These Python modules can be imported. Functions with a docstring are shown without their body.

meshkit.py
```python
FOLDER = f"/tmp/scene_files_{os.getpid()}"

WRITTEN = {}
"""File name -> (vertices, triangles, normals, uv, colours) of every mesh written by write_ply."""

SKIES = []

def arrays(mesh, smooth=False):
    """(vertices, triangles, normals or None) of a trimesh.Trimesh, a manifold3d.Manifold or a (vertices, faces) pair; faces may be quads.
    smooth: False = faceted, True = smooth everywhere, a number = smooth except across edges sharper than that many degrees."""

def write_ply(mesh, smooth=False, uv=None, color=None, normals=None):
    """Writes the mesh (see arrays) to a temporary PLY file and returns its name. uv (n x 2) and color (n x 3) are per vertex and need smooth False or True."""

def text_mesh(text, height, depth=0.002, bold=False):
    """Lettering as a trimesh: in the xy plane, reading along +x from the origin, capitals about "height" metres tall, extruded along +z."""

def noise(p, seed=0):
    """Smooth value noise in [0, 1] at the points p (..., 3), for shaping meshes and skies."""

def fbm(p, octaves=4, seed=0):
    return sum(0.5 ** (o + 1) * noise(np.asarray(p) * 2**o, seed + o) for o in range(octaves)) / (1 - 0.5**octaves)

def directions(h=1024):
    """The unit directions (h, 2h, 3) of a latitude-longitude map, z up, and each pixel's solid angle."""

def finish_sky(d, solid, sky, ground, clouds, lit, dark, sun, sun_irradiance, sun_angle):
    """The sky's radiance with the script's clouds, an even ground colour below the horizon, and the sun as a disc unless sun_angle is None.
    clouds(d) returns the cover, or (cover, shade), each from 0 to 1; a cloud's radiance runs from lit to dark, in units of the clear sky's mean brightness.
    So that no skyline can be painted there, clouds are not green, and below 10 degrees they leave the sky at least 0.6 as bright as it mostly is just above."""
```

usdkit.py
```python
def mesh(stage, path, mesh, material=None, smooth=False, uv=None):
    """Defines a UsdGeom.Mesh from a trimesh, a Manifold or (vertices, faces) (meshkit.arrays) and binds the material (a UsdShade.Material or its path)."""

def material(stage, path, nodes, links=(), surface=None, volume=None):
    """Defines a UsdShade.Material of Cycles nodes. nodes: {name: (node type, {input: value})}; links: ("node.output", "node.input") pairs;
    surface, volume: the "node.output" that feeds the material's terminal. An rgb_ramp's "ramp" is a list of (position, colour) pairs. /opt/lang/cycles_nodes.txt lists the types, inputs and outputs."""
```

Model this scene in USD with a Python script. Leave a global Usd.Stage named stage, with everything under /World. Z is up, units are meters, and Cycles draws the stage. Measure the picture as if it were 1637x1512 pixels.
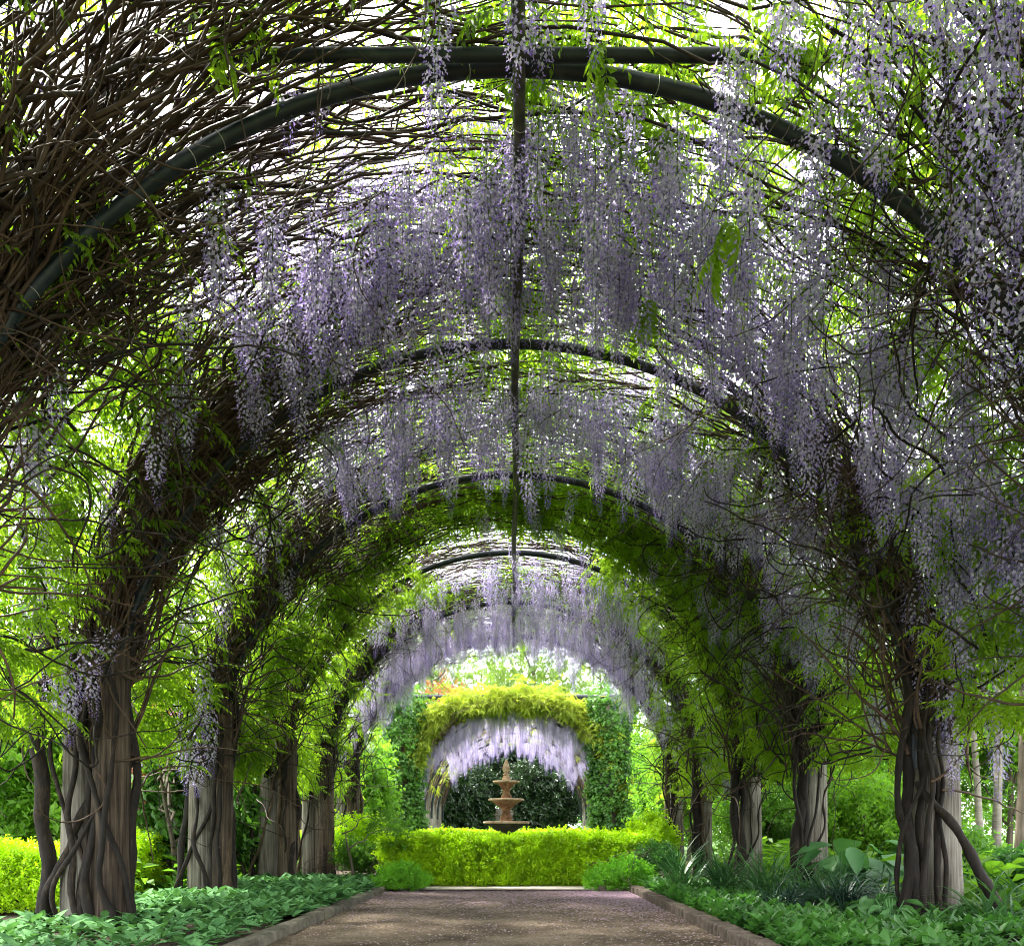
import math, random
import numpy as np, trimesh, usdkit, meshkit
from pxr import Usd, UsdGeom, UsdLux, UsdShade, Gf, Sdf, Vt

stage = Usd.Stage.CreateInMemory()
UsdGeom.SetStageUpAxis(stage, 'Z')
UsdGeom.SetStageMetersPerUnit(stage, 1.0)
UsdGeom.Xform.Define(stage, '/World')
stage.SetDefaultPrim(stage.GetPrimAtPath('/World'))
PI = math.pi
rng = np.random.default_rng(7)
U = rng.uniform
NRM = rng.normal

# ------------------------------------------------------------------ camera, sky, sun
EYE = 0.9
cam = UsdGeom.Camera.Define(stage, '/World/camera')
cam.AddTranslateOp().Set(Gf.Vec3d(0, 0, EYE))
cam.AddRotateXOp().Set(90.0)
cam.CreateHorizontalApertureAttr(36.0)
cam.CreateFocalLengthAttr(36.0 * 1340 / 1637)
cam.CreateVerticalApertureOffsetAttr(36.0 * 574 / 1637)
cam.CreateClippingRangeAttr(Gf.Vec2f(0.05, 2000))
cam.CreateExposureAttr(2.75)

SUN_EL, SUN_TO = math.radians(56), (-0.55, 0.30)
sun_rot = math.atan2(*SUN_TO)
usdkit.material(stage, '/World/Looks/sky_air', {
    'sky': ('sky_texture', {'sky_type': 'single_scattering', 'sun_disc': False, 'sun_elevation': SUN_EL, 'sun_rotation': sun_rot, 'aerosol_density': 2.0}),
    'tc': ('texture_coordinate', {}),
    'n': ('noise_texture', {'scale': 2.2, 'detail': 6.0, 'roughness': 0.55}),
    'r': ('rgb_ramp', {'ramp': [(0.30, (0.45, 0.45, 0.45)), (0.6, (1, 1, 1))]}),
    'm': ('mix', {'color2': (9.0, 9.0, 9.4)}),
    'b': ('background_shader', {'strength': 0.10})},
    [('tc.generated', 'n.vector'), ('n.fac', 'r.fac'), ('r.color', 'm.fac'), ('sky.color', 'm.color1'), ('m.color', 'b.color')], surface='b.background')
dome = UsdLux.DomeLight.Define(stage, '/World/sky')
dome.GetPrim().SetCustomDataByKey('kind', 'structure')
UsdShade.MaterialBindingAPI.Apply(dome.GetPrim()).Bind(UsdShade.Material.Get(stage, '/World/Looks/sky_air'))
sun = UsdLux.DistantLight.Define(stage, '/World/sun')
sun.CreateIntensityAttr(1.0)
sun.CreateAngleAttr(4.0)
sun.CreateNormalizeAttr(True)
sun.CreateColorAttr(Gf.Vec3f(1.0, 0.96, 0.88))
h = math.hypot(*SUN_TO)
sd = Gf.Vec3d(SUN_TO[0] / h * math.cos(SUN_EL), SUN_TO[1] / h * math.cos(SUN_EL), math.sin(SUN_EL))
sun.AddTransformOp().Set(Gf.Matrix4d(Gf.Rotation(Gf.Vec3d(0, 0, 1), sd), Gf.Vec3d(0, 0, 0)))

# ------------------------------------------------------------------ helpers
used = {}
def numbered(parent, name):
    k = (parent, name)
    n = used.get(k, -1) + 1
    used[k] = n
    return f'{parent}/{name}' if n == 0 else f'{parent}/{name}_{n:03d}'

def tag(p, label=None, cat=None, group=None, kind=None):
    for k, v in (('label', label), ('category', cat), ('group', group), ('kind', kind)):
        if v: p.SetCustomDataByKey(k, v)
    return p

def thing(name, label, cat, loc=(0, 0, 0), rz=0.0, group=None, kind=None):
    x = UsdGeom.Xform.Define(stage, numbered('/World', name))
    x.AddTranslateOp().Set(Gf.Vec3d(*map(float, loc)))
    if rz: x.AddRotateZOp().Set(math.degrees(rz))
    return tag(x.GetPrim(), label, cat, group, kind)

def obj(name, mesh, mat, parent=None, smooth=False, tint=None, **kw):
    path = numbered(str(parent.GetPath()) if parent else '/World', name)
    m = usdkit.mesh(stage, path, mesh, '/World/Looks/' + mat, smooth)
    if tint is not None:
        UsdGeom.PrimvarsAPI(m).CreatePrimvar('tint', Sdf.ValueTypeNames.FloatArray, 'vertex').Set(Vt.FloatArray.FromNumpy(np.asarray(tint, np.float32)))
    return tag(m.GetPrim(), **kw)

def mb(parts):
    """joins (v, f) pairs"""
    vs, fs, n = [], [], 0
    for v, f in parts:
        vs.append(v); fs.append(np.asarray(f) + n); n += len(v)
    return np.vstack(vs), np.vstack(fs)

def tubes(P, rad, sides=5):
    """P (T, n, 3), rad (T, n): list of (v, f) tubes by parallel transport, all at once."""
    P = np.asarray(P, float)
    if P.ndim == 2: P = P[None]
    T, n, _ = P.shape
    rad = np.broadcast_to(rad, (T, n))
    t = np.gradient(P, axis=1)
    t /= np.linalg.norm(t, axis=2, keepdims=True) + 1e-12
    ref = np.where(np.abs(t[:, 0, 2:3]) < 0.8, [0, 0, 1.0], [1.0, 0.2, 0])
    A = np.zeros_like(P); a = ref
    for i in range(n):
        a = a - (a * t[:, i]).sum(1, keepdims=True) * t[:, i]
        a /= np.linalg.norm(a, axis=1, keepdims=True) + 1e-12
        A[:, i] = a
    B = np.cross(t, A)
    ang = np.arange(sides) * 2 * PI / sides
    V = P[:, :, None] + rad[:, :, None, None] * (np.cos(ang)[None, None, :, None] * A[:, :, None] + np.sin(ang)[None, None, :, None] * B[:, :, None])
    i, j = np.meshgrid(np.arange(n - 1), np.arange(sides), indexing='ij')
    q = np.stack([i * sides + j, i * sides + (j + 1) % sides, (i + 1) * sides + (j + 1) % sides, (i + 1) * sides + j], -1).reshape(-1, 4)
    f = np.vstack([q[:, [0, 1, 2]], q[:, [0, 2, 3]]])
    cap = np.array([[(n - 1) * sides, (n - 1) * sides + k, (n - 1) * sides + k + 1] for k in range(1, sides - 1)])
    cap0 = np.array([[0, k + 1, k] for k in range(1, sides - 1)])
    f = np.vstack([f, cap, cap0])
    return [(v.reshape(-1, 3), f) for v in V]

def lathe(profile, seg=24, smoothcap=True):
    """profile [(r, z)] bottom to top"""
    p = np.asarray(profile, float)
    a = np.arange(seg) * 2 * PI / seg
    v = np.stack([p[:, None, 0] * np.cos(a), p[:, None, 0] * np.sin(a), np.broadcast_to(p[:, None, 1], (len(p), seg))], -1).reshape(-1, 3)
    i, j = np.meshgrid(np.arange(len(p) - 1), np.arange(seg), indexing='ij')
    q = np.stack([i * seg + j, i * seg + (j + 1) % seg, (i + 1) * seg + (j + 1) % seg, (i + 1) * seg + j], -1).reshape(-1, 4)
    return v, np.vstack([q[:, [0, 1, 2]], q[:, [0, 2, 3]]])

def box(x0, x1, y0, y1, z0, z1, ch=0.0, jit=0.0):
    if ch:
        import manifold3d as m3
        w, d, h = x1 - x0 - 2 * ch, y1 - y0 - 2 * ch, z1 - z0 - 2 * ch
        pts = []
        for sx in (0, 1):
            for sy in (0, 1):
                for sz in (0, 1):
                    c = np.array([x0 + ch + sx * w, y0 + ch + sy * d, z0 + ch + sz * h])
                    for ax in range(3):
                        e = np.zeros(3); e[ax] = ch * (1 if (sx, sy, sz)[ax] else -1); pts.append(c + e)
        pts = np.array(pts)
        if jit: pts = pts + NRM(0, jit, pts.shape)
        m = m3.Manifold.hull_points(pts).to_mesh()
        return np.array(m.vert_properties[:, :3]), np.array(m.tri_verts)
    b = trimesh.creation.box([x1 - x0, y1 - y0, z1 - z0])
    return np.array(b.vertices) + [(x0 + x1) / 2, (y0 + y1) / 2, (z0 + z1) / 2], np.array(b.faces)

def sheet(x0, x1, y0, y1, z, nx=2, ny=2, bump=0.0, sc=1.0, seed=0):
    xs, ys = np.meshgrid(np.linspace(x0, x1, nx), np.linspace(y0, y1, ny), indexing='ij')
    zs = np.full_like(xs, z)
    if bump: zs = zs + bump * (meshkit.fbm(np.stack([xs * sc, ys * sc, xs * 0], -1), 3, seed) - 0.5)
    v = np.stack([xs, ys, zs], -1).reshape(-1, 3)
    i, j = np.meshgrid(np.arange(nx - 1), np.arange(ny - 1), indexing='ij')
    q = np.stack([i * ny + j, (i + 1) * ny + j, (i + 1) * ny + j + 1, i * ny + j + 1], -1).reshape(-1, 4)
    return v, np.vstack([q[:, [0, 1, 2]], q[:, [0, 2, 3]]])

def quats(yaw, pitch, roll):
    """z(yaw) * y(pitch) * x(roll) as (w, x, y, z)"""
    cy, sy, cp, sp, cr, sr = np.cos(yaw / 2), np.sin(yaw / 2), np.cos(pitch / 2), np.sin(pitch / 2), np.cos(roll / 2), np.sin(roll / 2)
    return np.stack([cr * cp * cy + sr * sp * sy, sr * cp * cy - cr * sp * sy, cr * sp * cy + sr * cp * sy, cr * cp * sy - sr * sp * cy], -1)

def rotmat(yaw, pitch, roll):
    w, x, y, z = quats(np.float64(yaw), np.float64(pitch), np.float64(roll))
    return np.array([[1 - 2 * (y * y + z * z), 2 * (x * y - z * w), 2 * (x * z + y * w)], [2 * (x * y + z * w), 1 - 2 * (x * x + z * z), 2 * (y * z - x * w)], [2 * (x * z - y * w), 2 * (y * z + x * w), 1 - 2 * (x * x + y * y)]])

def scatter(name, protos, mat, pos, q, sc, parent=None, pname='leaf_spray', kind='stuff', **kw):
    """PointInstancer of the prototype meshes"""
    path = numbered(str(parent.GetPath()) if parent else '/World', name)
    pi = UsdGeom.PointInstancer.Define(stage, path)
    targets = []
    for i, p in enumerate(protos):
        mm = mat if isinstance(mat, str) else mat[i]
        pm = usdkit.mesh(stage, f'{path}/{pname}' + (f'_{i:03d}' if i else ''), p, '/World/Looks/' + mm)
        targets.append(pm.GetPath())
    pi.CreatePrototypesRel().SetTargets(targets)
    n = len(pos)
    pi.CreateProtoIndicesAttr(Vt.IntArray.FromNumpy(rng.integers(0, len(protos), n).astype(np.int32)))
    pi.CreatePositionsAttr(Vt.Vec3fArray.FromNumpy(np.asarray(pos, np.float32)))
    q = np.asarray(q, np.float32)
    pi.CreateOrientationsAttr(Vt.QuathArray([Gf.Quath(float(a), float(b), float(c), float(d)) for a, b, c, d in q]))
    sc = np.asarray(sc, np.float32)
    pi.CreateScalesAttr(Vt.Vec3fArray.FromNumpy(np.repeat(sc[:, None], 3, 1) if sc.ndim == 1 else sc))
    return tag(pi.GetPrim(), kind=kind, **kw)

# ------------------------------------------------------------------ materials
def leafmat(name, dark, mid, light, trans=0.45, tmul=1.6, rough=0.45, nscale=1.5, spec=0.35):
    usdkit.material(stage, '/World/Looks/' + name, {
        'g': ('geometry', {}), 'n': ('noise_texture', {'scale': nscale, 'detail': 3.0}),
        'wn': ('math', {'math_type': 'multiply', 'value2': 0.95}), 'ad': ('math', {'math_type': 'multiply_add', 'value2': 0.45}),
        'r': ('rgb_ramp', {'ramp': [(0.30, dark), (0.62, mid), (1.0, light)]}),
        'p': ('principled_bsdf', {'roughness': rough, 'specular_ior_level': spec}),
        'tcol': ('mix', {'mix_type': 'multiply', 'fac': 1.0, 'color2': (tmul, tmul * 1.02, tmul * 0.55)}),
        't': ('translucent_bsdf', {}), 'mx': ('mix_closure', {'fac': trans})},
        [('g.position', 'n.vector'), ('n.fac', 'wn.value1'), ('g.random_per_island', 'ad.value1'), ('wn.value', 'ad.value3'), ('ad.value', 'r.fac'),
         ('r.color', 'p.base_color'), ('r.color', 'tcol.color1'), ('tcol.color', 't.color'), ('p.BSDF', 'mx.closure1'), ('t.BSDF', 'mx.closure2')], surface='mx.closure')

leafmat('wisteria_leaf', (0.07, 0.14, 0.010), (0.21, 0.33, 0.018), (0.46, 0.57, 0.04), 0.6, 1.8)
leafmat('wisteria_leaf_gold', (0.16, 0.22, 0.018), (0.27, 0.33, 0.025), (0.38, 0.42, 0.04), 0.5, 1.5)
leafmat('hedge_leaf', (0.22, 0.40, 0.006), (0.46, 0.70, 0.010), (0.74, 0.90, 0.02), 0.45, 1.15, nscale=4)
leafmat('garden_leaf', (0.035, 0.10, 0.012), (0.08, 0.19, 0.02), (0.17, 0.31, 0.04), 0.5, 1.8, nscale=0.9)
leafmat('fresh_leaf', (0.07, 0.17, 0.015), (0.14, 0.28, 0.025), (0.25, 0.40, 0.05), 0.55, 1.8, nscale=0.9)
leafmat('pale_leaf', (0.09, 0.16, 0.03), (0.17, 0.26, 0.05), (0.28, 0.37, 0.09), 0.5, 1.3, nscale=0.9)
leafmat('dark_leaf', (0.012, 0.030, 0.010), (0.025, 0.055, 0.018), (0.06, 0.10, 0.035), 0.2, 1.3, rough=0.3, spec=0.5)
leafmat('ivy_leaf', (0.035, 0.10, 0.015), (0.09, 0.22, 0.03), (0.20, 0.37, 0.07), 0.35, 1.5, nscale=1.2)
leafmat('red_leaf', (0.12, 0.10, 0.03), (0.36, 0.11, 0.06), (0.58, 0.22, 0.13), 0.4, 1.5)
leafmat('lamb_leaf', (0.04, 0.125, 0.04), (0.125, 0.29, 0.10), (0.31, 0.50, 0.22), 0.18, 1.2, rough=0.8, spec=0.15, nscale=7)
leafmat('strap_leaf', (0.02, 0.07, 0.025), (0.06, 0.15, 0.05), (0.20, 0.32, 0.13), 0.25, 1.4, rough=0.35)
leafmat('mondo_leaf', (0.008, 0.022, 0.016), (0.02, 0.05, 0.035), (0.12, 0.19, 0.17), 0.1, 1.3, rough=0.3)
leafmat('cover_leaf', (0.03, 0.10, 0.02), (0.07, 0.20, 0.04), (0.17, 0.34, 0.09), 0.35, 1.5, nscale=3)
leafmat('mound_leaf', (0.08, 0.26, 0.015), (0.20, 0.48, 0.03), (0.34, 0.64, 0.06), 0.35, 1.5, nscale=3)
leafmat('broad_leaf', (0.03, 0.10, 0.03), (0.07, 0.19, 0.06), (0.14, 0.30, 0.11), 0.3, 1.5, rough=0.4, nscale=2)

# wisteria flowers: tint 0 = pale standard petal, 0.5 = violet wing and bud, 1 = green stalk
usdkit.material(stage, '/World/Looks/wisteria_flower', {
    'at': ('attribute', {'attribute': 'tint'}), 'g': ('geometry', {}),
    'r': ('rgb_ramp', {'ramp': [(0.0, (0.94, 0.89, 0.99)), (0.22, (0.78, 0.68, 0.99)), (0.5, (0.45, 0.32, 0.90)), (0.75, (0.27, 0.22, 0.45)), (1.0, (0.13, 0.20, 0.05))]}),
    'isl': ('math', {'math_type': 'multiply_add', 'value2': 0.5, 'value3': 0.62}), 'n': ('noise_texture', {'scale': 2.5, 'detail': 2.0}),
    'hs': ('hsv', {'saturation': 1.0}),
    'sat': ('math', {'math_type': 'multiply_add', 'value2': 0.6, 'value3': 0.82}),
    'p': ('principled_bsdf', {'roughness': 0.6, 'specular_ior_level': 0.2}), 't': ('translucent_bsdf', {}), 'mx': ('mix_closure', {'fac': 0.5})},
    [('at.fac', 'r.fac'), ('r.color', 'hs.color'), ('g.random_per_island', 'isl.value1'), ('isl.value', 'hs.value'), ('g.position', 'n.vector'), ('n.fac', 'sat.value1'), ('sat.value', 'hs.saturation'),
     ('hs.color', 'p.base_color'), ('hs.color', 't.color'), ('p.BSDF', 'mx.closure1'), ('t.BSDF', 'mx.closure2')], surface='mx.closure')

def grainmat(name, ramp, scale=(14, 14, 1.2), rough=0.8, bump=0.6, dist=0.01, spec=0.25, detail=6.0):
    usdkit.material(stage, '/World/Looks/' + name, {
        'g': ('geometry', {}), 'mp': ('mapping', {'scale': scale}), 'n': ('noise_texture', {'scale': 1.0, 'detail': detail, 'roughness': 0.65}),
        'n2': ('noise_texture', {'scale': 1.3, 'detail': 3.0}), 'av': ('mix_float', {'fac': 0.4}),
        'r': ('rgb_ramp', {'ramp': ramp}), 'b': ('bump', {'strength': bump, 'distance': dist}), 'p': ('principled_bsdf', {'roughness': rough, 'specular_ior_level': spec})},
        [('g.position', 'mp.vector'), ('mp.vector', 'n.vector'), ('g.position', 'n2.vector'), ('n.fac', 'av.a'), ('n2.fac', 'av.b'), ('av.result', 'r.fac'), ('r.color', 'p.base_color'),
         ('n.fac', 'b.height'), ('b.normal', 'p.normal')], surface='p.BSDF')

grainmat('post_wood', [(0.36, (0.022, 0.017, 0.013)), (0.43, (0.085, 0.072, 0.056)), (0.53, (0.165, 0.150, 0.122)), (0.62, (0.24, 0.225, 0.19)), (0.72, (0.13, 0.085, 0.055))], (42, 42, 1.6), 0.85, 1.0, 0.02)
grainmat('post_wood_red', [(0.38, (0.008, 0.006, 0.004)), (0.46, (0.032, 0.022, 0.015)), (0.56, (0.085, 0.062, 0.041)), (0.66, (0.13, 0.10, 0.068)), (0.74, (0.15, 0.055, 0.035))], (42, 42, 1.6), 0.85, 1.0, 0.02)
grainmat('vine_bark', [(0.38, (0.004, 0.003, 0.002)), (0.53, (0.013, 0.009, 0.006)), (0.68, (0.055, 0.038, 0.022))], (30, 30, 9), 0.8, 0.8, 0.008)
usdkit.material(stage, '/World/Looks/vine_stem', {
    'g': ('geometry', {}), 'n': ('noise_texture', {'scale': 9.0, 'detail': 5.0}), 'o': ('object_info', {}), 'ia': ('math', {'math_type': 'multiply_add', 'value2': 0.42}), 'oa': ('math', {'math_type': 'multiply_add', 'value2': 0.25}),
    'nm': ('math', {'math_type': 'multiply', 'value2': 0.55}),
    'r': ('rgb_ramp', {'ramp': [(0.25, (0.012, 0.008, 0.005)), (0.5, (0.045, 0.026, 0.014)), (0.75, (0.12, 0.074, 0.036)), (1.0, (0.22, 0.155, 0.08))]}),
    'b': ('bump', {'strength': 0.4, 'distance': 0.004}), 'p': ('principled_bsdf', {'roughness': 0.65, 'specular_ior_level': 0.3})},
    [('g.position', 'n.vector'), ('n.fac', 'nm.value1'), ('g.random_per_island', 'ia.value1'), ('nm.value', 'ia.value3'), ('o.random', 'oa.value1'), ('ia.value', 'oa.value3'), ('oa.value', 'r.fac'),
     ('r.color', 'p.base_color'), ('n.fac', 'b.height'), ('b.normal', 'p.normal')], surface='p.BSDF')
grainmat('tan_bark', [(0.36, (0.018, 0.012, 0.007)), (0.52, (0.075, 0.052, 0.030)), (0.68, (0.18, 0.135, 0.08))], (30, 30, 9), 0.8, 0.9, 0.01)
grainmat('tree_bark', [(0.3, (0.03, 0.024, 0.018)), (0.55, (0.10, 0.08, 0.06)), (0.7, (0.18, 0.15, 0.12))], (12, 12, 2), 0.9, 0.8, 0.02)
grainmat('birch_bark', [(0.30, (0.05, 0.045, 0.04)), (0.40, (0.12, 0.10, 0.09)), (0.50, (0.17, 0.15, 0.12)), (0.75, (0.32, 0.29, 0.24))], (4, 4, 16), 0.7, 0.3, 0.006)
grainmat('fountain_stone', [(0.36, (0.04, 0.022, 0.013)), (0.46, (0.15, 0.08, 0.045)), (0.57, (0.30, 0.17, 0.095)), (0.68, (0.34, 0.25, 0.17))], (9, 9, 9), 0.85, 0.4, 0.006)
grainmat('fountain_rim', [(0.34, (0.16, 0.10, 0.06)), (0.46, (0.42, 0.27, 0.16)), (0.64, (0.62, 0.52, 0.42))], (9, 9, 9), 0.8, 0.4, 0.006)
grainmat('dark_stone', [(0.34, (0.015, 0.012, 0.010)), (0.5, (0.05, 0.038, 0.028)), (0.7, (0.12, 0.085, 0.06))], (9, 9, 9), 0.85, 0.4, 0.006)
grainmat('kerb_stone', [(0.34, (0.025, 0.023, 0.018)), (0.47, (0.075, 0.068, 0.05)), (0.57, (0.12, 0.108, 0.08)), (0.66, (0.06, 0.085, 0.03))], (16, 16, 16), 0.9, 0.6, 0.008)
grainmat('edging_brick', [(0.34, (0.03, 0.024, 0.02)), (0.5, (0.085, 0.066, 0.052)), (0.66, (0.15, 0.12, 0.095))], (13, 13, 13), 0.9, 0.6, 0.008)
grainmat('soil', [(0.3, (0.025, 0.018, 0.012)), (0.5, (0.05, 0.036, 0.025)), (0.7, (0.08, 0.06, 0.045))], (25, 25, 25), 0.95, 0.9, 0.03)
grainmat('lawn', [(0.3, (0.03, 0.07, 0.012)), (0.5, (0.05, 0.11, 0.02)), (0.7, (0.08, 0.15, 0.03))], (8, 8, 8), 0.9, 0.9, 0.03)
grainmat('pale_gravel', [(0.3, (0.34, 0.29, 0.25)), (0.5, (0.50, 0.44, 0.40)), (0.7, (0.62, 0.56, 0.52))], (60, 60, 60), 0.9, 0.6, 0.01)
grainmat('wall_stone', [(0.3, (0.16, 0.13, 0.10)), (0.5, (0.28, 0.24, 0.19)), (0.7, (0.36, 0.32, 0.26))], (8, 8, 8), 0.9, 0.5, 0.01)
usdkit.material(stage, '/World/Looks/painted_steel', {
    'g': ('geometry', {}), 'n': ('noise_texture', {'scale': 9.0, 'detail': 5.0}), 'r': ('rgb_ramp', {'ramp': [(0.3, (0.004, 0.006, 0.007)), (0.55, (0.006, 0.011, 0.013)), (0.72, (0.02, 0.026, 0.024))]}),
    'b': ('bump', {'strength': 0.15, 'distance': 0.004}), 'p': ('principled_bsdf', {'roughness': 0.48, 'specular_ior_level': 0.3})},
    [('g.position', 'n.vector'), ('n.fac', 'r.fac'), ('r.color', 'p.base_color'), ('n.fac', 'b.height'), ('b.normal', 'p.normal')], surface='p.BSDF')
usdkit.material(stage, '/World/Looks/ridge_steel', {
    'g': ('geometry', {}), 'n': ('noise_texture', {'scale': 14.0, 'detail': 6.0}), 'r': ('rgb_ramp', {'ramp': [(0.3, (0.016, 0.016, 0.012)), (0.5, (0.045, 0.042, 0.026)), (0.7, (0.09, 0.085, 0.055))]}),
    'b': ('bump', {'strength': 0.4, 'distance': 0.006}), 'p': ('principled_bsdf', {'roughness': 0.6})},
    [('g.position', 'n.vector'), ('n.fac', 'r.fac'), ('r.color', 'p.base_color'), ('n.fac', 'b.height'), ('b.normal', 'p.normal')], surface='p.BSDF')
usdkit.material(stage, '/World/Looks/tie_wire', {'p': ('principled_bsdf', {'base_color': (0.45, 0.44, 0.40), 'metallic': 0.6, 'roughness': 0.5})}, [], surface='p.BSDF')
# path: dark brown granitic sand with fine stones, petal dust where it lies
usdkit.material(stage, '/World/Looks/path_gravel', {
    'g': ('geometry', {}), 'v': ('voronoi_texture', {'scale': 55.0}), 'n': ('noise_texture', {'scale': 1.1, 'detail': 5.0, 'roughness': 0.6}), 'n3': ('noise_texture', {'scale': 130.0, 'detail': 2.0}),
    'r': ('rgb_ramp', {'ramp': [(0.36, (0.055, 0.039, 0.026)), (0.5, (0.125, 0.094, 0.066)), (0.64, (0.21, 0.165, 0.12))]}),
    'rv': ('rgb_ramp', {'ramp': [(0.0, (0.65, 0.63, 0.6)), (1.0, (1.35, 1.32, 1.3))]}), 'mu': ('mix', {'mix_type': 'multiply', 'fac': 1.0}),
    'sep': ('separate_color', {}), 'hh': ('math', {'math_type': 'add'}),
    'b': ('bump', {'strength': 0.8, 'distance': 0.01}), 'p': ('principled_bsdf', {'roughness': 0.9, 'specular_ior_level': 0.2})},
    [('g.position', 'v.vector'), ('g.position', 'n.vector'), ('g.position', 'n3.vector'), ('n.fac', 'r.fac'), ('v.color', 'sep.color'), ('sep.r', 'rv.fac'), ('r.color', 'mu.color1'), ('rv.color', 'mu.color2'),
     ('mu.color', 'p.base_color'), ('v.distance', 'hh.value1'), ('n3.fac', 'hh.value2'), ('hh.value', 'b.height'), ('b.normal', 'p.normal')], surface='p.BSDF')
usdkit.material(stage, '/World/Looks/petal', {
    'g': ('geometry', {}), 'r': ('rgb_ramp', {'ramp': [(0.0, (0.36, 0.24, 0.32)), (0.4, (0.52, 0.40, 0.46)), (0.75, (0.66, 0.58, 0.58)), (1.0, (0.30, 0.20, 0.12))]}), 'p': ('principled_bsdf', {'roughness': 0.8})},
    [('g.random_per_island', 'r.fac'), ('r.color', 'p.base_color')], surface='p.BSDF')
usdkit.material(stage, '/World/Looks/pebble', {
    'g': ('geometry', {}), 'n': ('white_noise_texture', {}), 'nn': ('noise_texture', {'scale': 20.0}), 'r': ('rgb_ramp', {'ramp': [(0.3, (0.07, 0.05, 0.037)), (0.5, (0.14, 0.105, 0.08)), (0.7, (0.28, 0.24, 0.20))]}), 'p': ('principled_bsdf', {'roughness': 0.85})},
    [('g.position', 'nn.vector'), ('nn.fac', 'r.fac'), ('r.color', 'p.base_color')], surface='p.BSDF')

# ------------------------------------------------------------------ ground, path, kerbs
obj('ground', sheet(-250, 250, -60, 400, -0.02, 2, 2), 'lawn', kind='structure')
obj('garden_bed', sheet(-9.0, -1.98, -2, 30, 0.012, 40, 160, 0.05, 1.5, 1), 'soil', kind='structure')
obj('garden_bed', sheet(1.9, 12.0, -2, 30, 0.012, 40, 160, 0.05, 1.5, 2), 'soil', kind='structure')
obj('path', sheet(-2.02, 1.92, -6, 13.0, 0.0, 20, 120, 0.016, 1.2, 3), 'path_gravel', kind='structure')
obj('cross_path', sheet(-2.3, 2.3, 12.75, 13.75, 0.034, 2, 2), 'pale_gravel', kind='structure')

def kerb_line(xs, y0, y1, step, w, hgt, mat, name, piece, jit):
    k = thing(name, None, None, kind='structure')
    y = y0
    while y < y1:
        s = step * U(0.92, 1.08)
        x = xs(y + s / 2) + NRM(0, jit); z = hgt + NRM(0, jit)
        v, f = box(x - w / 2, x + w / 2, y + 0.004, y + s - 0.004, -0.05, z, 0.012 if step < 0.2 else 0.02, jit * 0.5)
        obj(piece, (v, f), mat, k)
        y += s
    return k
xl = lambda y: -1.99 - 0.012 * max(0, 11 - y) ** 1.35 * 0.6
xr = lambda y: 1.85
kerb_line(xl, 3.5, 12.7, 0.42, 0.15, 0.085, 'kerb_stone', 'kerb', 'stone', 0.006)
kerb_line(xr, 3.5, 12.6, 0.082, 0.15, 0.10, 'edging_brick', 'brick_kerb', 'brick', 0.005)

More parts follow.
